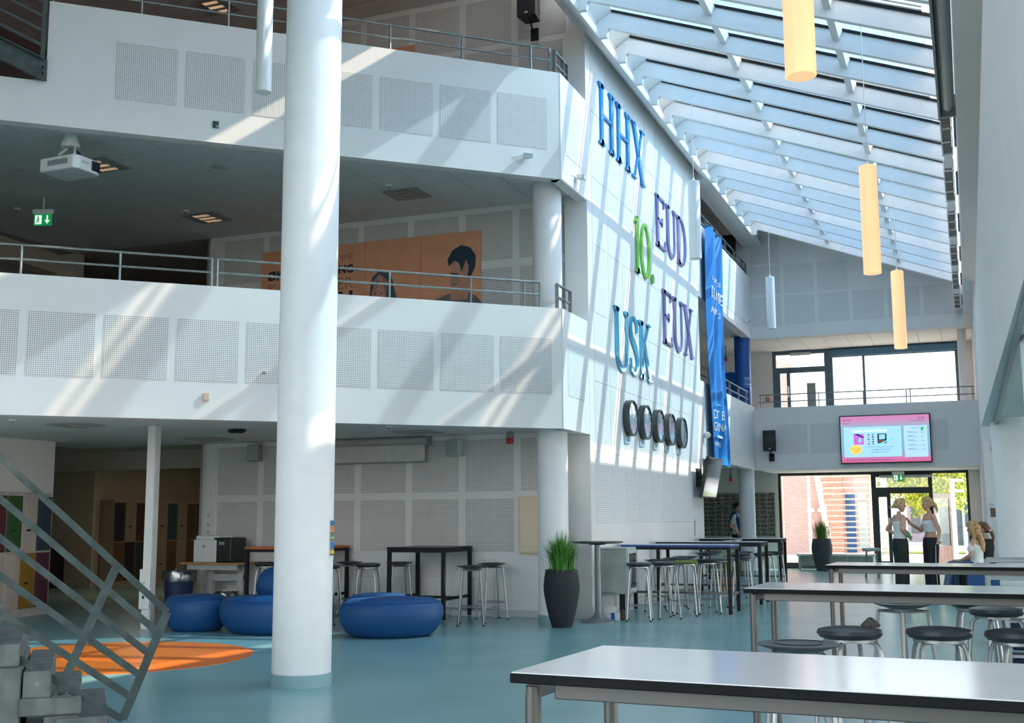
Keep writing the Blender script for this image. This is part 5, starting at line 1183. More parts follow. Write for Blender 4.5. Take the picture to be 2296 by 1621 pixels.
for x in (1.6, 2.0): MB().box(x, x + .28, -.05, 0, 1.6, 1.75).build('wall_sign', WPLAST, b1)
MB().ell((3.65, -.12, 2.2), .16, .12, .16, 12, 8).build('wall_lamp', WPLAST, b1, True)
b2 = thing('brick_wing', 'shaded rose brick wall left of the outdoor stair', 'building', (-5.62, 33.2, -.02)); MB().prism([(0, 0), (-.55, 8.2), (-1.4, 8.2), (-1.2, 0)], (0, 0, 0), (1, 0, 0), (0, 1, 0), (0, 0, 7)).build('wall', BR1, b2); MB().box(-.62, -.50, 8.0, 8.25, 0, 7).build('corner_trim', BR2, b2)
b3 = thing('glazed_wing', 'distant brick and glass wing at the right of the tree', 'building', (-1.6, 62, -.02)); MB().box(0, 12, 0, 5, 3.4, 7).build('wall', BR1, b3); MB().box(0.0, 12, .1, 5, 0, 3.4).build('glass_front', M('dark_pane', (.10, .14, .15), .1), b3)
for k in range(9): MB().box(k * 1.2, k * 1.2 + .12, 0, .12, 0, 3.4).build('mullion', LGREY, b3)
b4 = thing('pale_wing', 'pale far building left of the tree trunk', 'building', (-3.4, 70, -.02)); MB().box(0, 3.2, 0, 5, 0, 3.2).build('wall', M('violet_grey_wall', (.36, .32, .36), .8), b4)
for k in range(4): MB().box(.2 + k * .8, .7 + k * .8, -.03, 0, .5, 2.4).build('window', M('dark_pane', (0, 0, 0)), b4)
# open stair: bottom far, top near
os_ = thing('outdoor_stair', 'white open tread stair outside the entrance glazing', 'stair', (-4.45, 41.0, 0)); WST = M('white_stair_paint', (.86, .86, .84), .6, var=.03); TRD = M('stair_tread', (.68, .66, .63), .8, var=.1)
N = 17; y_b, y_t, z_t = 0.0, -3.7, 3.06
for k in range(N):
    f = (k + 1) / N; MB().box(-.02 - .40 * f * 0, 1.86, y_t * f - .14, y_t * f + .14, z_t * f - .05, z_t * f).build('tread', TRD, os_)
for x in (-.08, 1.90):
    MB().obox((x, y_t / 2, z_t / 2 - .05), (.035, 0, 0), (0, y_t / 2 - .05, z_t / 2 + .04), (0, .08, .10)).build('stringer', WST, os_)
    MB().bar((x + (.05 if x > 0 else -.05), 0, 1.0), (x + (.05 if x > 0 else -.05), y_t, z_t + 1.0), .05, .05).build('handrail', WST, os_)
    for k in range(5): f = k / 4; MB().box(x - .02, x + .02, y_t * f - .02, y_t * f + .02, z_t * f, z_t * f + 1.0).build('rail_post', WST, os_)
MB().box(-.1, 1.95, y_t - 2.2, y_t - .1, z_t - .12, z_t).build('landing', WST, os_)
for x in (-.05, 1.85): MB().box(x, x + .08, y_t - 2.1, y_t - 2.0, 0, z_t - .12).build('landing_post', WST, os_)
# tree
tr = thing('yard_tree', 'yellow green leafy tree standing outside the door', 'tree', (-1.35, 46.0, -.02)); rnd = random.Random(11)
MB().tube([(0, 0, 0), (.05, 0, 1.6), (.0, .05, 3.0), (.1, 0, 4.5)], [.16, .13, .10, .05], 10).build('trunk', M('bark', (.10, .075, .055), .9, var=.3, scale=12), tr, True)
for k in range(7):
    a = k * .9; MB().tube([(0, 0, 1.7 + k * .25), (1.0 * math.cos(a), 1.0 * math.sin(a), 2.4 + k * .3), (1.9 * math.cos(a), 1.9 * math.sin(a), 2.9 + k * .3)], [.06, .04, .015], 6).build('branch', M('bark', (0, 0, 0)), tr, True)
for pi_, (c, n) in enumerate((((.40, .46, .03), 5200), ((.52, .50, .04), 3800), ((.20, .32, .03), 2800))):
    m = MB()
    for _ in range(n):
        u, v, w = rnd.gauss(0, 1), rnd.gauss(0, 1), rnd.gauss(0, 1); L = math.sqrt(u * u + v * v + w * w); q = rnd.uniform(.35, 1) ** .6
        p = V((u / L * 2.2 * q, v / L * 2.0 * q, 3.45 + w / L * 1.85 * q)); p.z += .22 * math.sin(p.x * 4) - .15 * math.cos(p.y * 5)
        ax = V((rnd.uniform(-1, 1), rnd.uniform(-1, 1), rnd.uniform(-1, 1))).normalized(); b_ = ax.orthogonal().normalized(); s = rnd.uniform(.05, .095)
        m.add([p - ax * s, p + b_ * s * .6, p + ax * s, p - b_ * s * .6], [(0, 1, 2, 3)])
    o = m.build('leaves', M('leaf_%d' % pi_, c, .6, var=.2), tr); o['kind'] = 'stuff'
# lamp post
t = thing('lamp_post', 'white outdoor lamp post with two flat heads right of the door', 'lamp post', (-.50, 40, -.02)); MB().box(-.07, .07, -.07, .07, 0, 2.62).build('post', WST, t)
for z in (2.18, 2.52): MB().box(-.02, .34, -.12, .12, z, z + .09).build('lamp_head', WST, t, bevel=.01)
for k in range(4): tag(MB().box(-.22, -.14, 41.0 + k * 1.4, 41.08 + k * 1.4, -.02, 1.0).build('bollard', WST), ['white bollard beside the lamp post, nearest one', 'second white bollard behind the lamp post', 'third white bollard behind the lamp post', 'farthest white bollard by the glazed wing'][k], 'bollard', 'white bollards')

# ================================================================== FAR END: SCREEN, PHOTO WALL, BENCH
tvr = thing('information_screen', 'big lit information screen on the far parapet', 'screen', (-2.82, 28.55, 2.635))
W_, H_ = 2.06, 1.15
MB().box(0, W_, -.06, .03, 0, H_).build('bezel', BLACK, tvr, bevel=.008)
def screen_mat():
    m = bpy.data.materials.new('screen_gradient'); m.use_nodes = True; t = m.node_tree; n = t.nodes; n.clear(); o = n.new('ShaderNodeOutputMaterial'); e = n.new('ShaderNodeEmission'); tc = n.new('ShaderNodeTexCoord'); sx = n.new('ShaderNodeSeparateXYZ'); cr = n.new('ShaderNodeValToRGB')
    t.links.new(tc.outputs['Generated'], sx.inputs[0]); t.links.new(sx.outputs[2], cr.inputs[0]); t.links.new(cr.outputs[0], e.inputs[0]); t.links.new(e.outputs[0], o.inputs[0]); e.inputs[1].default_value = .62
    el = cr.color_ramp.elements; el[0].position = 0; el[0].color = (*srgb(232, 110, 170), 1); el[1].position = 1; el[1].color = (*srgb(228, 150, 205), 1)
    for p, c in ((.10, (222, 140, 190)), (.22, (150, 190, 225)), (.5, (140, 208, 232)), (.74, (160, 200, 228)), (.90, (222, 160, 208))):
        q = el.new(p); q.color = (*srgb(*c), 1)
    return m
scr = MB().box(.025, W_ - .025, -.064, -.058, .025, H_ - .025).build('display', screen_mat(), tvr)
def EM(name, c, s=.62):
    return M(name, srgb(*c), .5, var=.02, emit=s)
def spr(nm, poly, mat, y=-.0665): return flat(MB(), poly, y, .002).build(nm, mat, scr)
def rc(x0, x1, z0, z1): return [(x0, z0), (x1, z0), (x1, z1), (x0, z1)]
spr('slide_panel', rc(.09, 1.40, .15, .87), EM('slide_blue', (165, 212, 235))); spr('menu_panel', rc(1.46, 1.98, .13, .87), EM('menu_blue', (178, 212, 236)))
spr('pink_picture', rc(.32, .55, .45, .70), EM('pic_pink', (205, 100, 200)), -.069); spr('picture_detail', [(.32, .70), (.55, .60), (.55, .63), (.42, .71)], EM('pic_navy', (30, 40, 110)), -.071); spr('picture_detail', ellp(.46, .55, .045, .06, n=14), EM('pic_ice', (140, 200, 220)), -.071)
spr('yellow_badge', ellp(.36, .33, .14, .11), EM('badge_yellow', (240, 205, 90)), -.071)
for i in range(5):
    for j in range(2): spr('car_icon', [(.63 + j * .10, .665 - i * .055), (.69 + j * .10, .665 - i * .055), (.675 + j * .10, .695 - i * .055), (.645 + j * .10, .695 - i * .055)], EM('icon_%d' % ((i * 2 + j) % 4), ((70, 110, 130), (40, 130, 150), (200, 120, 130), (40, 70, 130))[(i * 2 + j) % 4]), -.069)
spr('laptop_picture', rc(.86, 1.07, .47, .70), EM('laptop_dark', (40, 60, 75)), -.069); spr('laptop_display', [(.90, .56), (1.03, .57), (1.04, .68), (.90, .68)], EM('laptop_ice', (150, 205, 220)), -.071); spr('hand_print', ellp(.95, .52, .07, .03, n=14), EM('hand_brown', (120, 70, 50)), -.0715)
spr('ribbon', [(.84, .44), (.87, .42), (1.24, .58), (1.21, .60)], EM('ribbon_teal', (110, 215, 220)), -.072)
spr('leaf_logo', [(1.84, .79), (1.87, .84), (1.90, .81), (1.93, .82), (1.89, .78), (1.88, .72), (1.85, .75)], EM('logo_green', (30, 190, 60)), -.069)
SD = EM('screen_text_dark', (90, 60, 120), .4); SB = EM('screen_text_blue', (70, 120, 170), .4); SO_ = EM('screen_text_cream', (250, 235, 205))
def st(s, size, x, z, mat, al='LEFT', sx=1.0): text('lettering', s, size, mat, scr, (x, -.0705, z), UP, .0008, al, sx)
st('DET BLÅ', .05, .075, 1.02, SD, sx=1.1); st('GYMNASIUM', .035, .075, .985, EM('screen_text_pink', (200, 130, 180), .5)); spr('text_rule', rc(.075, .22, .955, .963), SD, -.069)
st('13:30', .07, 1.93, 1.02, SD, 'RIGHT'); st('09. september 2025', .04, 1.93, .97, SD, 'RIGHT')
st('Hyggelig hække-/strikkecafé', .09, .30, .75, SO_, sx=.78); st('Lær at hækle en beanie med instruktion', .045, .57, .375, SB, sx=.92); st('Torsdage fra kl. 13.20', .05, .70, .31, SD); st('i kantinen ved salonen', .045, .70, .25, SB)
st('Det er gratis', .035, .28, .34, SD); st('og sjovt', .035, .32, .29, SD); st('Byg bordformler ved brug af dit opgaveskema fra denne dag', .05, .13, .075, SD, sx=.85); st('Modulplan for uge 38', .04, 1.60, .80, SB, sx=.9)
for k in range(5):
    spr('menu_line', rc(1.54, 1.76, .70 - k * .10, .708 - k * .10), SB, -.069); spr('menu_line', rc(1.54, 1.68, .725 - k * .10, .733 - k * .10), SB, -.069); spr('menu_line', rc(1.84, 1.92, .70 - k * .10, .708 - k * .10), SB, -.069)

pw = thing('photo_display', 'wall display of many small dark class photographs behind the walking man', 'photo display', (-7.45, 31.995, .82))
MB().box(0, 2.5, -.02, 0, 0, 1.25).build('backing_board', M('display_board', (.50, .50, .46), .7), pw)
def photo_mat(i):
    m = M('class_photo_%d' % i, (.12, .12, .10), .5, var=.3); t = m.node_tree; b = t.nodes['Principled BSDF']; no = t.nodes.new('ShaderNodeTexNoise'); no.inputs['Scale'].default_value = 34 + 7 * i; no.inputs['Detail'].default_value = 2; tc = t.nodes.new('ShaderNodeTexCoord'); mp = t.nodes.new('ShaderNodeMapping'); mp.inputs['Location'].default_value = (i * 3.1, i, i * 2.2)
    cr = t.nodes.new('ShaderNodeValToRGB'); e = cr.color_ramp.elements; e[0].position = .46; e[0].color = (.02, .022, .016 + .005 * i, 1); e[1].position = .62; e[1].color = (.42, .38, .30, 1)
    t.links.new(tc.outputs['Object'], mp.inputs[0]); t.links.new(mp.outputs[0], no.inputs['Vector']); t.links.new(no.outputs['Fac'], cr.inputs[0]); t.links.new(cr.outputs[0], b.inputs['Base Color']); return m
PM = [photo_mat(i) for i in range(4)]; PMe = []
for i in range(4):
    me = MB().box(0, .19, -.008, 0, 0, .104).mesh('class_photo'); me.materials.append(PM[i]); PMe.append(me)
rnd = random.Random(4)
for c in range(12):
    for r in range(10): link('class_photo', PMe[rnd.randrange(4)], None, pw, (.03 + c * .205, -.02, .05 + r * .118))
t = thing('low_bench', 'low white bench standing along the entrance glazing', 'bench', (-4.35, 30.9, 0)); MB().box(0, 2.0, .5, .85, .36, .42).build('seat', WPLAST, t, bevel=.01); MB().box(0, 2.0, .82, .85, .1, .40).build('back_panel', LGREY, t)
for x in (.06, .7, 1.3, 1.94): MB().box(x - .02, x + .02, .52, .82, 0, .36).build('leg', LGREY, t)
t = thing('lounge_stool', 'low stool with a pale seat in front of the entrance', 'stool', (-2.15, 27.6, 0)); MB().lathe([(.18, .60), (.21, .63), (.20, .67), (.02, .68)], 24).build('seat', LGREY, t, True)
for k in range(4): a = PI / 4 + k * PI / 2; MB().tube([(.15 * math.cos(a), .15 * math.sin(a), .6), (.2 * math.cos(a), .2 * math.sin(a), 0)], .012, 8).build('leg', TUBE, t, True)
tag(MB().box(-5.9, -5.1, 29.3, 29.7, 0, .42).build('yellow_bench', M('mustard_cushion', (.42, .35, .03), .8), None, bevel=.04, seg=3), 'mustard yellow cushioned bench behind the bar stools', 'bench')
tag(MB().box(-4.60, -4.32, 22.2, 22.45, 0, .22).build('orange_box', M('orange_box', (.70, .25, .06), .6), None, bevel=.01), 'small orange box on the floor under the bar stools', 'box')

# ================================================================== RIGHT EDGE
RG = M('roller_grey', (.42, .42, .40), .35, .3, var=.04)
t = thing('roller_screen', 'big grey projection screen roller hung at the upper right', 'projection screen', (0.0, 5.0, 6.05)); MB().tube([(0, 0, .10), (0, 8.95, .10)], .085, 24).build('roller', RG, t, True); MB().box(-.10, -.075, -.02, 9.05, -.03, .24).build('side_rail', GREYP, t); MB().box(-.10, .10, 8.95, 9.0, -.02, .24).build('end_plate', GREYP, t)
cv = thing('convector_row', 'long row of finned convectors under the right roof edge', 'convector', (-.02, 14.1, 6.12)); fin = MB().box(-.055, .055, 0, .012, .0, .14).mesh('fin'); fin.materials.append(M('convector_fin', (.30, .28, .25), .5))
for s in range(6):
    y0 = s * 2.42; MB().box(-.07, -.058, y0, y0 + 1.7, -.01, .16).build('side_plate', WPLAST, cv); MB().box(.058, .07, y0, y0 + 1.7, -.01, .16).build('side_plate', WPLAST, cv); MB().box(-.05, .06, y0 + 1.75, y0 + 2.38, .02, .13).build('pipe_cover', WPLAST, cv)
    for k in range(14): link('fin', fin, None, cv, (0, y0 + .06 + k * .12, 0))
    for k in range(4): MB().box(-.065, .065, y0 + k * .55, y0 + k * .55 + .025, -.015, -.0).build('cross_bar', WPLAST, cv)
    MB().tube([(.10, y0 + .3, .05), (.10, y0 + 1.5, .05)], .015, 8).build('pipe', GREYP, cv)
# posted notices
def notice(label, x0, x1, z0, z1, mat, lines=5, extra=None):
    t = thing('wall_notice', label, 'notice', (x0, 22.995, z0)); MB().box(0, x1 - x0, -.006, 0, 0, z1 - z0).build('sheet', mat, t); g = M('notice_ink', (.25, .27, .3), .7)
    for k in range(lines): MB().box(.02, (x1 - x0) * rnd.uniform(.5, .9), -.0075, -.006, (z1 - z0) * (.9 - .12 * k) - .008, (z1 - z0) * (.9 - .12 * k)).build('printed_line', g, t)
    if extra: MB().box(.04, .18, -.0078, -.006, .02, .18).build('printed_picture', extra, t)
    return t
notice('pale notice with a small picture on the right wall', .30, .44, 1.34, 1.62, M('pale_notice', (.70, .76, .78), .6), 4, M('brown_picture', (.12, .09, .06), .6)); notice('dark blue narrow poster edge on the right wall', .46, .60, 1.32, 1.63, M('blue_poster', (.01, .06, .22), .5), 1); notice('long white list posted below the blue poster', .38, .62, .95, 1.30, WPLAST, 6)
# tray return trolley
TG = M('trolley_grey', (.44, .47, .46), .45, .2, var=.04); t = thing('tray_trolley', 'grey tray return trolley at the right edge behind the third table', 'trolley', (.135, 13.6, 0))
for x in (0.0, 1.3):
    for y in (0, .6): MB().tube([(x, y, 0), (x, y, .86), (x + .03, y, .89)], .028, 12).build('post', TG, t, True)
for y in (0, .6): MB().bar((0, y, .885), (1.35, y, .885), .05, .04).build('top_rail', TG, t, bevel=.008)
for z in (.70, .40, .12): MB().box(.0, 1.33, .0, .6, z - .02, z + .015).build('shelf', TG, t, bevel=.005)
MB().box(.10, 1.3, -.012, .02, .46, .53).build('dark_slot', M('slot_dark', (.10, .10, .10), .5), t); MB().box(.02, 1.3, -.01, .02, .56, .62).build('front_rail', TG, t)
bx = thing('plastic_tub', 'clear and white plastic tub standing on the trolley', 'tub', (.72, 13.75, .716)); MB().box(0, .5, 0, .35, 0, .22).build('tub', GLASS_WIN, bx); MB().box(-.02, .52, -.02, .37, .22, .30).build('lid', WPLAST, bx, bevel=.02, seg=2)
tag(MB().box(.55, .70, 13.62, 13.82, .716, .722).build('paper_slip', WPLAST), 'small white paper slip on the trolley shelf', 'paper')
cr2 = thing('crate_rack', 'white wire rack of dark blue crates at the right edge', 'rack', (.22, 9.55, 0)); NB = M('navy_crate', (.008, .022, .07), .6)
for z in (.10, .36): MB().box(.02, .95, .03, .5, z, z + .20).build('crate', NB, cr2, bevel=.01)
for z in (.08, .2, .32, .44, .58): MB().bar((0, 0, z), (1.0, 0, z), .02, .022).build('wire_bar', LGREY, cr2)
for k in range(8): MB().bar((.0 + k * .14, .0, 0.0), (.0 + k * .14, .0, .6), .018, .02, up=(1, 0, 0)).build('wire_upright', LGREY, cr2)
for x in (0, 1.0): MB().box(x - .015, x + .015, 0, .5, 0, .03).build('foot_bar', LGREY, cr2)
t = thing('blue_bench', 'plain blue bench box under the seated girls', 'bench', (-.12, 21.2, 0)); MB().box(0, .55, 0, .9, 0, .43).build('box', BLUEF, t, bevel=.02, seg=2); MB().box(-.01, .56, -.01, .91, .40, .445).build('seat_pad', BLUEF, t, bevel=.015)
# ================================================================== PEOPLE
SKIN = M('skin', (.66, .40, .29), .5, var=.05, scale=20); SKIN2 = M('skin_tanned', (.62, .35, .24), .5, var=.05, scale=20)
BLOND = M('blond_hair', (.56, .36, .15), .55, var=.35, scale=25); DKH = M('dark_hair', (.018, .012, .009), .5, var=.3, scale=30); BRH = M('brown_hair', (.16, .075, .035), .5, var=.35, scale=25); GOLDH = M('golden_long_hair', (.50, .28, .12), .5, var=.4, scale=22)
WCLO = M('white_knit', (.78, .78, .76), .8, var=.04, scale=30); TRO = M('dark_green_trousers', (.030, .034, .030), .85, var=.2, scale=30); TRB = M('black_trousers', (.018, .018, .022), .85, var=.2, scale=30); JEAN = M('blue_jeans', (.10, .16, .26), .85, var=.25, scale=40); BLUES = M('blue_sweater', (.006, .06, .22), .85, var=.15, scale=30); BLKC = M('black_clothes', (.012, .012, .014), .85)
def cap(m, p0, p1, r0, r1, n=5, seg=10):
    p0, p1 = V(p0), V(p1); d = (p1 - p0); L = d.length; d = d / L if L > 1e-6 else V((0, 0, 1)); pts = []; rs = []
    for k in range(4): a = PI / 2 * (1 - k / 3.0); pts.append(p0 - d * r0 * math.sin(a) * .98); rs.append(max(r0 * math.cos(a), .0008))
    for k in range(1, n): f = k / n; pts.append(p0 + (p1 - p0) * f); rs.append(r0 + (r1 - r0) * f)
    for k in range(4): a = PI / 2 * k / 3.0; pts.append(p1 + d * r1 * math.sin(a) * .98); rs.append(max(r1 * math.cos(a), .0008))
    m.tube(pts, rs, seg)
def remesh(o, vox, it=6):
    r = o.modifiers.new('remesh', 'REMESH'); r.mode = 'VOXEL'; r.voxel_size = vox; r.use_smooth_shade = True
    s = o.modifiers.new('smooth', 'SMOOTH'); s.iterations = it; s.factor = .5
    return o
def hand(m, w, d, nrm, L=.17, curl=.4, side=1):
    """palm, four fingers of different length, thumb from the side of the palm"""
    w, d, nrm = V(w), V(d).normalized(), V(nrm).normalized(); s = d.cross(nrm).normalized() * side; nrm = s.cross(d).normalized() * side
    cap(m, w, w + d * L * .40, .024, .030)
    for o in (-.02, .02): cap(m, w + d * .02, w + d * L * .45 + s * o, .017, .017)
    for k, (off, ln) in enumerate(((-.030, .80), (-.010, .95), (.010, 1.0), (.029, .90))):
        a = w + d * L * .44 + s * off; b = a + d * L * .26 * ln + s * off * .25 - nrm * L * .05 * curl; c = b + d * L * .24 * ln * (1 - curl * .4) - nrm * L * .22 * curl
        cap(m, a, b, .0095, .0085, 3, 8); cap(m, b, c, .0085, .007, 3, 8)
    a = w + d * L * .14 + s * .026; b = a + d * L * .16 + s * .030 - nrm * .008; cap(m, a, b, .0115, .0095, 3, 8); cap(m, b, b + d * L * .15 + s * .008 - nrm * .012, .009, .0075, 3, 8)
def head(m, c, yaw_, tilt=0.0, s=1.0):
    """c: centre of the skull; the face looks along the yaw direction"""
    c = V(c); f = V((math.cos(yaw_), math.sin(yaw_), -tilt)).normalized(); l = V((-math.sin(yaw_), math.cos(yaw_), 0)); u = f.cross(l); 
    def pt(a, b, h): return c + (f * a + l * b + u * h) * s
    for a, h, r in ((-.02, .02, .082), (.012, .02, .076), (.02, -.03, .066), (.03, -.062, .050), (.045, -.085, .034)): cap(m, pt(a, -.006, h), pt(a, .006, h), r * s, r * s, 2, 14)
    cap(m, pt(.082, 0, .012), pt(.100, 0, -.020), .010 * s, .013 * s, 3, 8)            # nose
    cap(m, pt(.070, -.03, .022), pt(.070, .03, .022), .018 * s, .018 * s, 3, 8)          # brow
    cap(m, pt(.078, -.016, -.050), pt(.078, .016, -.050), .008 * s, .008 * s, 3, 6)      # lips
    for b in (-.078, .078): cap(m, pt(-.002, b, .012), pt(-.006, b * 1.04, -.022), .016 * s, .012 * s, 3, 8)   # ears
    return pt
def face_parts(t, pt, s=1.0):
    ew = M('eye_dark', (.03, .025, .02), .3); lp = M('lip', (.42, .13, .10), .5)
    for b in (-.029, .029): MB().ell(tuple(pt(.080, b, .002)), .011 * s, .011 * s, .007 * s, 8, 6).build('eye', ew, t, True)
    m = MB(); cap(m, pt(.084, -.014, -.050), pt(.084, .014, -.050), .006, .006, 3, 6); m.build('mouth', lp, t, True)
def torso(m, prof, sy=.66, x=0, y=0, lean=(0, 0)):
    z0 = prof[0][1]; z1 = prof[-1][1]; seg = 20; vs = []
    for r, z in prof:
        f = (z - z0) / (z1 - z0)
        for k in range(seg): a = 2 * PI * k / seg; vs.append((x + lean[0] * f + r * math.cos(a), y + lean[1] * f + r * sy * math.sin(a), z))
    n = len(prof); m.add(vs, [(i * seg + k, i * seg + (k + 1) % seg, (i + 1) * seg + (k + 1) % seg, (i + 1) * seg + k) for i in range(n - 1) for k in range(seg)] + [tuple(reversed(range(seg))), tuple(range((n - 1) * seg, n * seg))])
def limb(m, pts, rs):
    for i in range(len(pts) - 1): cap(m, pts[i], pts[i + 1], rs[i], rs[i + 1])
def shoe(t, p, d, mat, stripes=False):
    p, d = V(p), V(d).normalized(); m = MB(); s = V((-d.y, d.x, 0)); cap(m, p + V((0, 0, .045)), p + d * .06 + V((0, 0, .04)), .042, .042); cap(m, p + d * .06 + V((0, 0, .038)), p + d * .17 + V((0, 0, .032)), .040, .032); o = remesh(m.build('shoe', mat, t), .01, 3)
    MB().obox(p + d * .07 + V((0, 0, .010)), d * .135, s * .042, (0, 0, .011)).build('sole', WPLAST, o, bevel=.006)
    if stripes:
        for k in range(3): MB().bar(p + d * (.03 + k * .035) - s * .044 + V((0, 0, .02)), p + d * (.005 + k * .035) - s * .036 + V((0, 0, .075)), .006, .014, up=d).build('stripe', WPLAST, o)
BASEF = [(.150, .86), (.168, .93), (.150, 1.00), (.125, 1.07), (.135, 1.16), (.152, 1.25), (.150, 1.31), (.125, 1.37), (.055, 1.42), (.048, 1.47)]
def hairmesh(t, mat, fn, vox=.012, it=4, nm='hair'):
    m = MB(); fn(m); return remesh(m.build(nm, mat, t), vox, it)
# local frame of every figure: +x is the way the body faces
# ---- woman A: back to us, facing right, hands on hips
wa = thing('person', 'standing person in a white strap top with hands on the hips, seen from behind', 'person', (-1.22, 22.25, 0), math.radians(28))
m = MB(); torso(m, [(r * .62, z) if False else (r * .66, z) for r, z in BASEF], 1.5); pt = head(m, (.035, 0, 1.575), math.radians(-8), .12)
for s in (-1, 1): limb(m, [(0, s * .155, 1.365), (-.10, s * .30, 1.14), (.06, s * .185, 1.02)], [.047, .037, .026]); hand(m, (.06, s * .185, 1.02), (.8, -s * .35, -.35), (0, s, .2), .15, .3, s)
limb(m, [(0, -.09, .90), (.01, -.10, .48), (-.02, -.11, .09)], [.085, .058, .04]); limb(m, [(0, .09, .90), (.02, .10, .48), (.02, .11, .09)], [.085, .058, .04])
remesh(m.build('body', SKIN2, wa), .0075); face_parts(wa, pt)
m = MB(); torso(m, [(r * .70 + .006, z) for r, z in [(.158, .965), (.150, 1.00), (.130, 1.07), (.138, 1.16), (.154, 1.25), (.140, 1.29)]], 1.5); remesh(m.build('strap_top', WCLO, wa), .01)
for s in (-1, 1): MB().tube([(.095, s * .075, 1.28), (.05, s * .095, 1.395), (-.04, s * .085, 1.39), (-.10, s * .055, 1.28)], .007, 6).build('shoulder_strap', WCLO, wa, True)
m = MB(); torso(m, [(.115, .80), (.128, .90), (.118, .985)], 1.45)
for s in (-1, 1): limb(m, [(0, s * .088, .88), (.012, s * .10, .48), (.0, s * .112, .05)], [.108, .088, .078])
remesh(m.build('trousers', TRO, wa), .011)
hairmesh(wa, BLOND, lambda m: [cap(m, pt(-.03, -.01, .045), pt(-.03, .01, .045), .088, .088), cap(m, pt(.01, 0, .07), pt(-.06, 0, .02), .078, .075), cap(m, pt(-.07, 0, -.02), pt(-.12, 0, -.03), .05, .035), cap(m, pt(-.12, 0, -.03), pt(-.19, .02, -.06), .032, .014), cap(m, pt(-.12, 0, -.03), pt(-.15, -.03, -.075), .028, .010)])
for s in (-1, 1): shoe(wa, (-.02, s * .11, 0), (1, s * .2, 0), WPLAST)
bt = tag(MB().lathe([(.03, 0), (.032, .08), (.028, .11), (.012, .14), (.012, .17)], 14).build('green_bottle', M('green_bottle', (.02, .33, .06), .15), None, True), 'small green bottle under the arm of the standing person', 'bottle'); bt.location = (-1.04, 22.10, 1.0); bt.rotation_euler = (0, -.5, .4)
# ---- woman B: turned towards A and us, one hand raised
wb2 = thing('person', 'standing person in a white tube top gesturing with one raised hand', 'person', (-.70, 22.35, 0), math.radians(205))
m = MB(); torso(m, [(r * .66, z + .01) for r, z in BASEF], 1.52); pt = head(m, (.03, .0, 1.595), math.radians(-12), .10)
limb(m, [(0, -.16, 1.375), (.06, -.235, 1.12), (.29, -.17, 1.24)], [.047, .037, .026]); hand(m, (.29, -.17, 1.24), (.55, .1, .8), (-.5, .6, .2), .17, .5, -1)
limb(m, [(0, .16, 1.375), (-.05, .27, 1.12), (.04, .42, .94)], [.047, .037, .026]); hand(m, (.04, .42, .94), (.35, .75, -.45), (0, 0, -1), .17, .25, 1)
for s in (-1, 1): limb(m, [(0, s * .09, .91), (.015, s * .10, .48), (0, s * .11, .09)], [.088, .06, .04])
remesh(m.build('body', SKIN2, wb2), .0075); face_parts(wb2, pt)
m = MB(); torso(m, [(r * .70 + .008, z) for r, z in [(.136, 1.09), (.140, 1.16), (.158, 1.25), (.160, 1.285), (.150, 1.30)]], 1.5); cap(m, (.085, -.06, 1.245), (.085, -.05, 1.245), .05, .05); cap(m, (.085, .06, 1.245), (.085, .05, 1.245), .05, .05); remesh(m.build('tube_top', WCLO, wb2), .01)
m = MB(); torso(m, [(.118, .80), (.130, .90), (.116, 1.00)], 1.45)
for s in (-1, 1): limb(m, [(0, s * .088, .88), (.015, s * .10, .48), (.0, s * .112, .05)], [.11, .09, .082])
tro = remesh(m.build('trousers', TRB, wb2), .011)
for s in (-1, 1): MB().tube([(.0, s * .205, .86), (.012, s * .20, .5), (0, s * .205, .1)], .007, 6).build('side_stripe', WCLO, tro)
hairmesh(wb2, BLOND, lambda m: [cap(m, pt(-.03, -.01, .045), pt(-.03, .01, .045), .088, .088), cap(m, pt(.012, 0, .07), pt(-.06, 0, .02), .078, .075), cap(m, pt(-.08, 0, -.01), pt(-.13, 0, -.02), .042, .034), cap(m, pt(-.13, 0, -.02), pt(-.16, 0, -.12), .034, .024), cap(m, pt(-.16, 0, -.12), pt(-.15, 0, -.19), .024, .008)])
for s in (-1, 1): shoe(wb2, (-.02, s * .11, 0), (1, s * .2, 0), BLKC, True)
# ---- walking man
ma = thing('person', 'walking person with a blue sweater over the shoulders by the photo display', 'person', (-5.62, 29.9, 0), math.radians(-4)); K = 1.04
m = MB(); torso(m, [(r * .72 * 1.06, z * K) for r, z in BASEF], 1.5); pt = head(m, (.045, 0, 1.575 * K), 0.0, -.02, 1.02)
limb(m, [(0, -.19, 1.37 * K), (-.10, -.25, 1.12 * K), (.06, -.20, .95 * K)], [.052, .042, .03]); hand(m, (.06, -.20, .95 * K), (.7, .15, -.6), (0, 1, 0), .17, .5, -1)
limb(m, [(0, .19, 1.37 * K), (-.08, .25, 1.12 * K), (.08, .22, .95 * K)], [.052, .042, .03]); hand(m, (.08, .22, .95 * K), (.7, -.15, -.6), (0, -1, 0), .17, .5, 1)
limb(m, [(0, -.09, .92), (.16, -.10, .52), (.12, -.10, .10)], [.09, .06, .042]); limb(m, [(0, .09, .92), (-.02, .10, .50), (-.30, .10, .17)], [.09, .06, .042])
remesh(m.build('body', SKIN, ma), .0075); face_parts(ma, pt)
m = MB(); torso(m, [(r * .76 * 1.06 + .008, z * K) for r, z in [(.158, .93), (.150, 1.0), (.140, 1.07), (.145, 1.16), (.158, 1.25), (.156, 1.31), (.130, 1.375)]], 1.5)
for s in (-1, 1): limb(m, [(0, s * .185, 1.36 * K), (-.06, s * .23, 1.20 * K)], [.066, .062])
remesh(m.build('tee_shirt', WCLO, ma), .011)
m = MB()
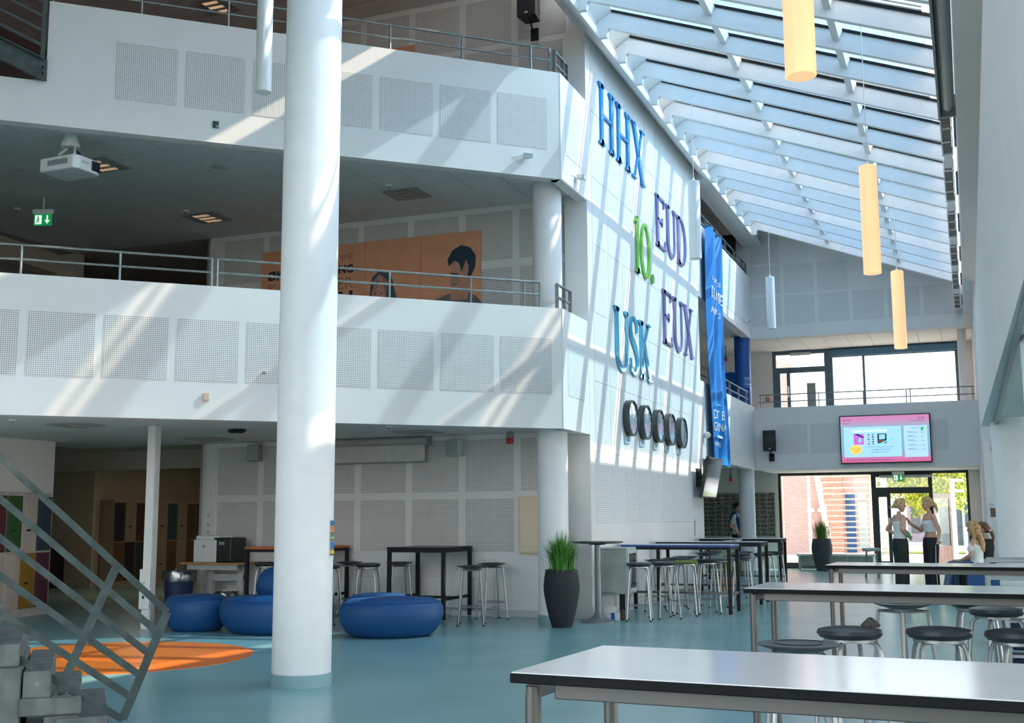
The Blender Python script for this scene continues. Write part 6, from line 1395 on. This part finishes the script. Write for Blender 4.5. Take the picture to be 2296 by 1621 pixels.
for s in (-1, 1): limb(m, [(.02, s * .05, 1.43 * K), (-.02, s * .16, 1.41 * K), (.07, s * .17, 1.28 * K), (.10, s * .12, 1.05 * K), (.10, s * .10, .92 * K)], [.05, .07, .06, .05, .035])
limb(m, [(-.06, -.16, 1.40 * K), (-.11, -.10, 1.2 * K), (-.12, .0, 1.0 * K)], [.06, .07, .05]); limb(m, [(-.06, .16, 1.40 * K), (-.11, .10, 1.2 * K), (-.12, .02, .98 * K)], [.06, .07, .05]); cap(m, (-.11, -.05, 1.25 * K), (-.11, .05, 1.25 * K), .06, .06)
remesh(m.build('draped_sweater', BLUES, ma), .012)
m = MB(); torso(m, [(.122, .82), (.135, .92), (.128, 1.0)], 1.4); limb(m, [(0, -.09, .90), (.16, -.10, .52), (.12, -.10, .08)], [.108, .082, .066]); limb(m, [(0, .09, .90), (-.02, .10, .50), (-.29, .10, .16)], [.108, .082, .066]); remesh(m.build('trousers', TRB, ma), .011)
hairmesh(ma, DKH, lambda m: [cap(m, pt(-.03, -.01, .05), pt(-.03, .01, .05), .094, .094), cap(m, pt(.05, 0, .085), pt(-.06, 0, .03), .06, .08), cap(m, pt(.06, -.03, .075), pt(.075, .03, .07), .035, .035)])
shoe(ma, (.10, -.10, 0), (1, 0, 0), WPLAST); shoe(ma, (-.33, .10, .06), (1, 0, 0), WPLAST)
# ---- seated girl with long fair hair (faces left, back half turned to us)
ga = thing('person', 'seated person with long fair hair and a white top, back turned to the camera', 'person', (.06, 21.65, 0), math.radians(165)); SH = .45; Z = lambda z: z - .885 + SH + .02
m = MB(); torso(m, [(r * .68, Z(z)) for r, z in BASEF], 1.5); pt = head(m, (.04, .0, Z(1.575)), .15, .18)
limb(m, [(0, -.16, Z(1.365)), (.06, -.22, Z(1.12)), (.26, -.10, Z(1.02))], [.047, .037, .026]); hand(m, (.26, -.10, Z(1.02)), (.8, .3, 0), (0, 0, -1), .16, .4, -1)
limb(m, [(0, .16, Z(1.365)), (.05, .21, Z(1.12)), (.25, .12, Z(1.02))], [.047, .037, .026]); hand(m, (.25, .12, Z(1.02)), (.8, -.3, 0), (0, 0, -1), .16, .4, 1)
for s in (-1, 1): limb(m, [(0, s * .09, SH + .07), (.40, s * .10, SH + .07), (.40 + (.12 if s > 0 else 0), s * .10, .09)], [.085, .06, .04])
remesh(m.build('body', SKIN2, ga), .0075); face_parts(ga, pt)
m = MB(); torso(m, [(r * .72 + .008, Z(z)) for r, z in [(.160, .93), (.152, 1.0), (.130, 1.07), (.138, 1.16), (.158, 1.25), (.150, 1.29)]], 1.5); limb(m, [(0.02, -.15, Z(1.30)), (.05, -.20, Z(1.22))], [.062, .055]); limb(m, [(0.02, .15, Z(1.30)), (.05, .20, Z(1.22))], [.062, .055]); remesh(m.build('white_top', WCLO, ga), .011)
m = MB(); torso(m, [(.125, SH + .0), (.14, SH + .06), (.125, SH + .13)], 1.4)
for s in (-1, 1): limb(m, [(0, s * .09, SH + .075), (.41, s * .10, SH + .075), (.40 + (.12 if s > 0 else 0), s * .10, .07)], [.105, .082, .066])
remesh(m.build('jeans', JEAN, ga), .011)
def longhair(m):
    cap(m, pt(-.025, -.01, .045), pt(-.025, .01, .045), .090, .090); cap(m, pt(.015, 0, .065), pt(-.06, 0, .0), .080, .082)
    for b in (-.07, -.035, 0, .035, .07):
        limb(m, [pt(-.06, b, 0), pt(-.085, b * 1.3, -.14), pt(-.10, b * 1.5, -.28), pt(-.085, b * 1.6, -.42)], [.045, .042, .034, .010])
    for b in (-.085, .085): limb(m, [pt(.01, b, .02), pt(.0, b * 1.15, -.12), pt(-.01, b * 1.3, -.27)], [.035, .032, .010])
hairmesh(ga, GOLDH, longhair)
shoe(ga, (.38, -.10, 0), (1, -.1, 0), BLKC, True); shoe(ga, (.50, .10, .02), (1, .1, 0), BLKC, True)
# ---- second seated girl, mostly hidden
gb_ = thing('person', 'seated person in black with a brown ponytail behind the fair haired one', 'person', (.22, 22.22, 0), math.radians(150)); 
m = MB(); torso(m, [(r * .68, Z(z) - .02) for r, z in BASEF], 1.5); pt = head(m, (.04, .0, Z(1.555)), .3, .15)
for s in (-1, 1):
    limb(m, [(0, s * .16, Z(1.34)), (.06, s * .21, Z(1.10)), (.26, s * .10, Z(1.0))], [.047, .037, .026]); hand(m, (.26, s * .10, Z(1.0)), (.8, -s * .3, 0), (0, 0, -1), .16, .4, s)
    limb(m, [(0, s * .09, SH + .07), (.40, s * .10, SH + .07), (.42, s * .10, .09)], [.085, .06, .04])
remesh(m.build('body', SKIN2, gb_), .0085); face_parts(gb_, pt)
m = MB(); torso(m, [(r * .72 + .012, Z(z) - .02) for r, z in [(.160, .92), (.152, 1.0), (.130, 1.07), (.140, 1.16), (.158, 1.25), (.154, 1.31), (.125, 1.38), (.06, 1.41)]], 1.5)
for s in (-1, 1): limb(m, [(0, s * .15, Z(1.33)), (.06, s * .21, Z(1.10)), (.22, s * .12, Z(1.01))], [.064, .05, .04])
remesh(m.build('black_sweater', BLKC, gb_), .011)
m = MB(); torso(m, [(.125, SH + .0), (.14, SH + .06), (.125, SH + .13)], 1.4)
for s in (-1, 1): limb(m, [(0, s * .09, SH + .075), (.41, s * .10, SH + .075), (.42, s * .10, .07)], [.105, .082, .066])
remesh(m.build('black_trousers', TRB, gb_), .011)
hairmesh(gb_, BRH, lambda m: [cap(m, pt(-.03, -.01, .045), pt(-.03, .01, .045), .088, .088), cap(m, pt(.012, 0, .07), pt(-.06, 0, .0), .078, .078), cap(m, pt(-.08, 0, -.03), pt(-.13, 0, -.05), .042, .036), limb(m, [pt(-.13, 0, -.05), pt(-.15, 0, -.16), pt(-.13, 0, -.26)], [.036, .03, .010])])
for s in (-1, 1): shoe(gb_, (.40, s * .10, 0), (1, 0, 0), WPLAST)
MB().lathe([(.04, 0), (.045, .015), (.04, .03)], 12, tuple(pt(-.11, 0, -.05))).build('hair_tie', WPLAST, gb_, True)
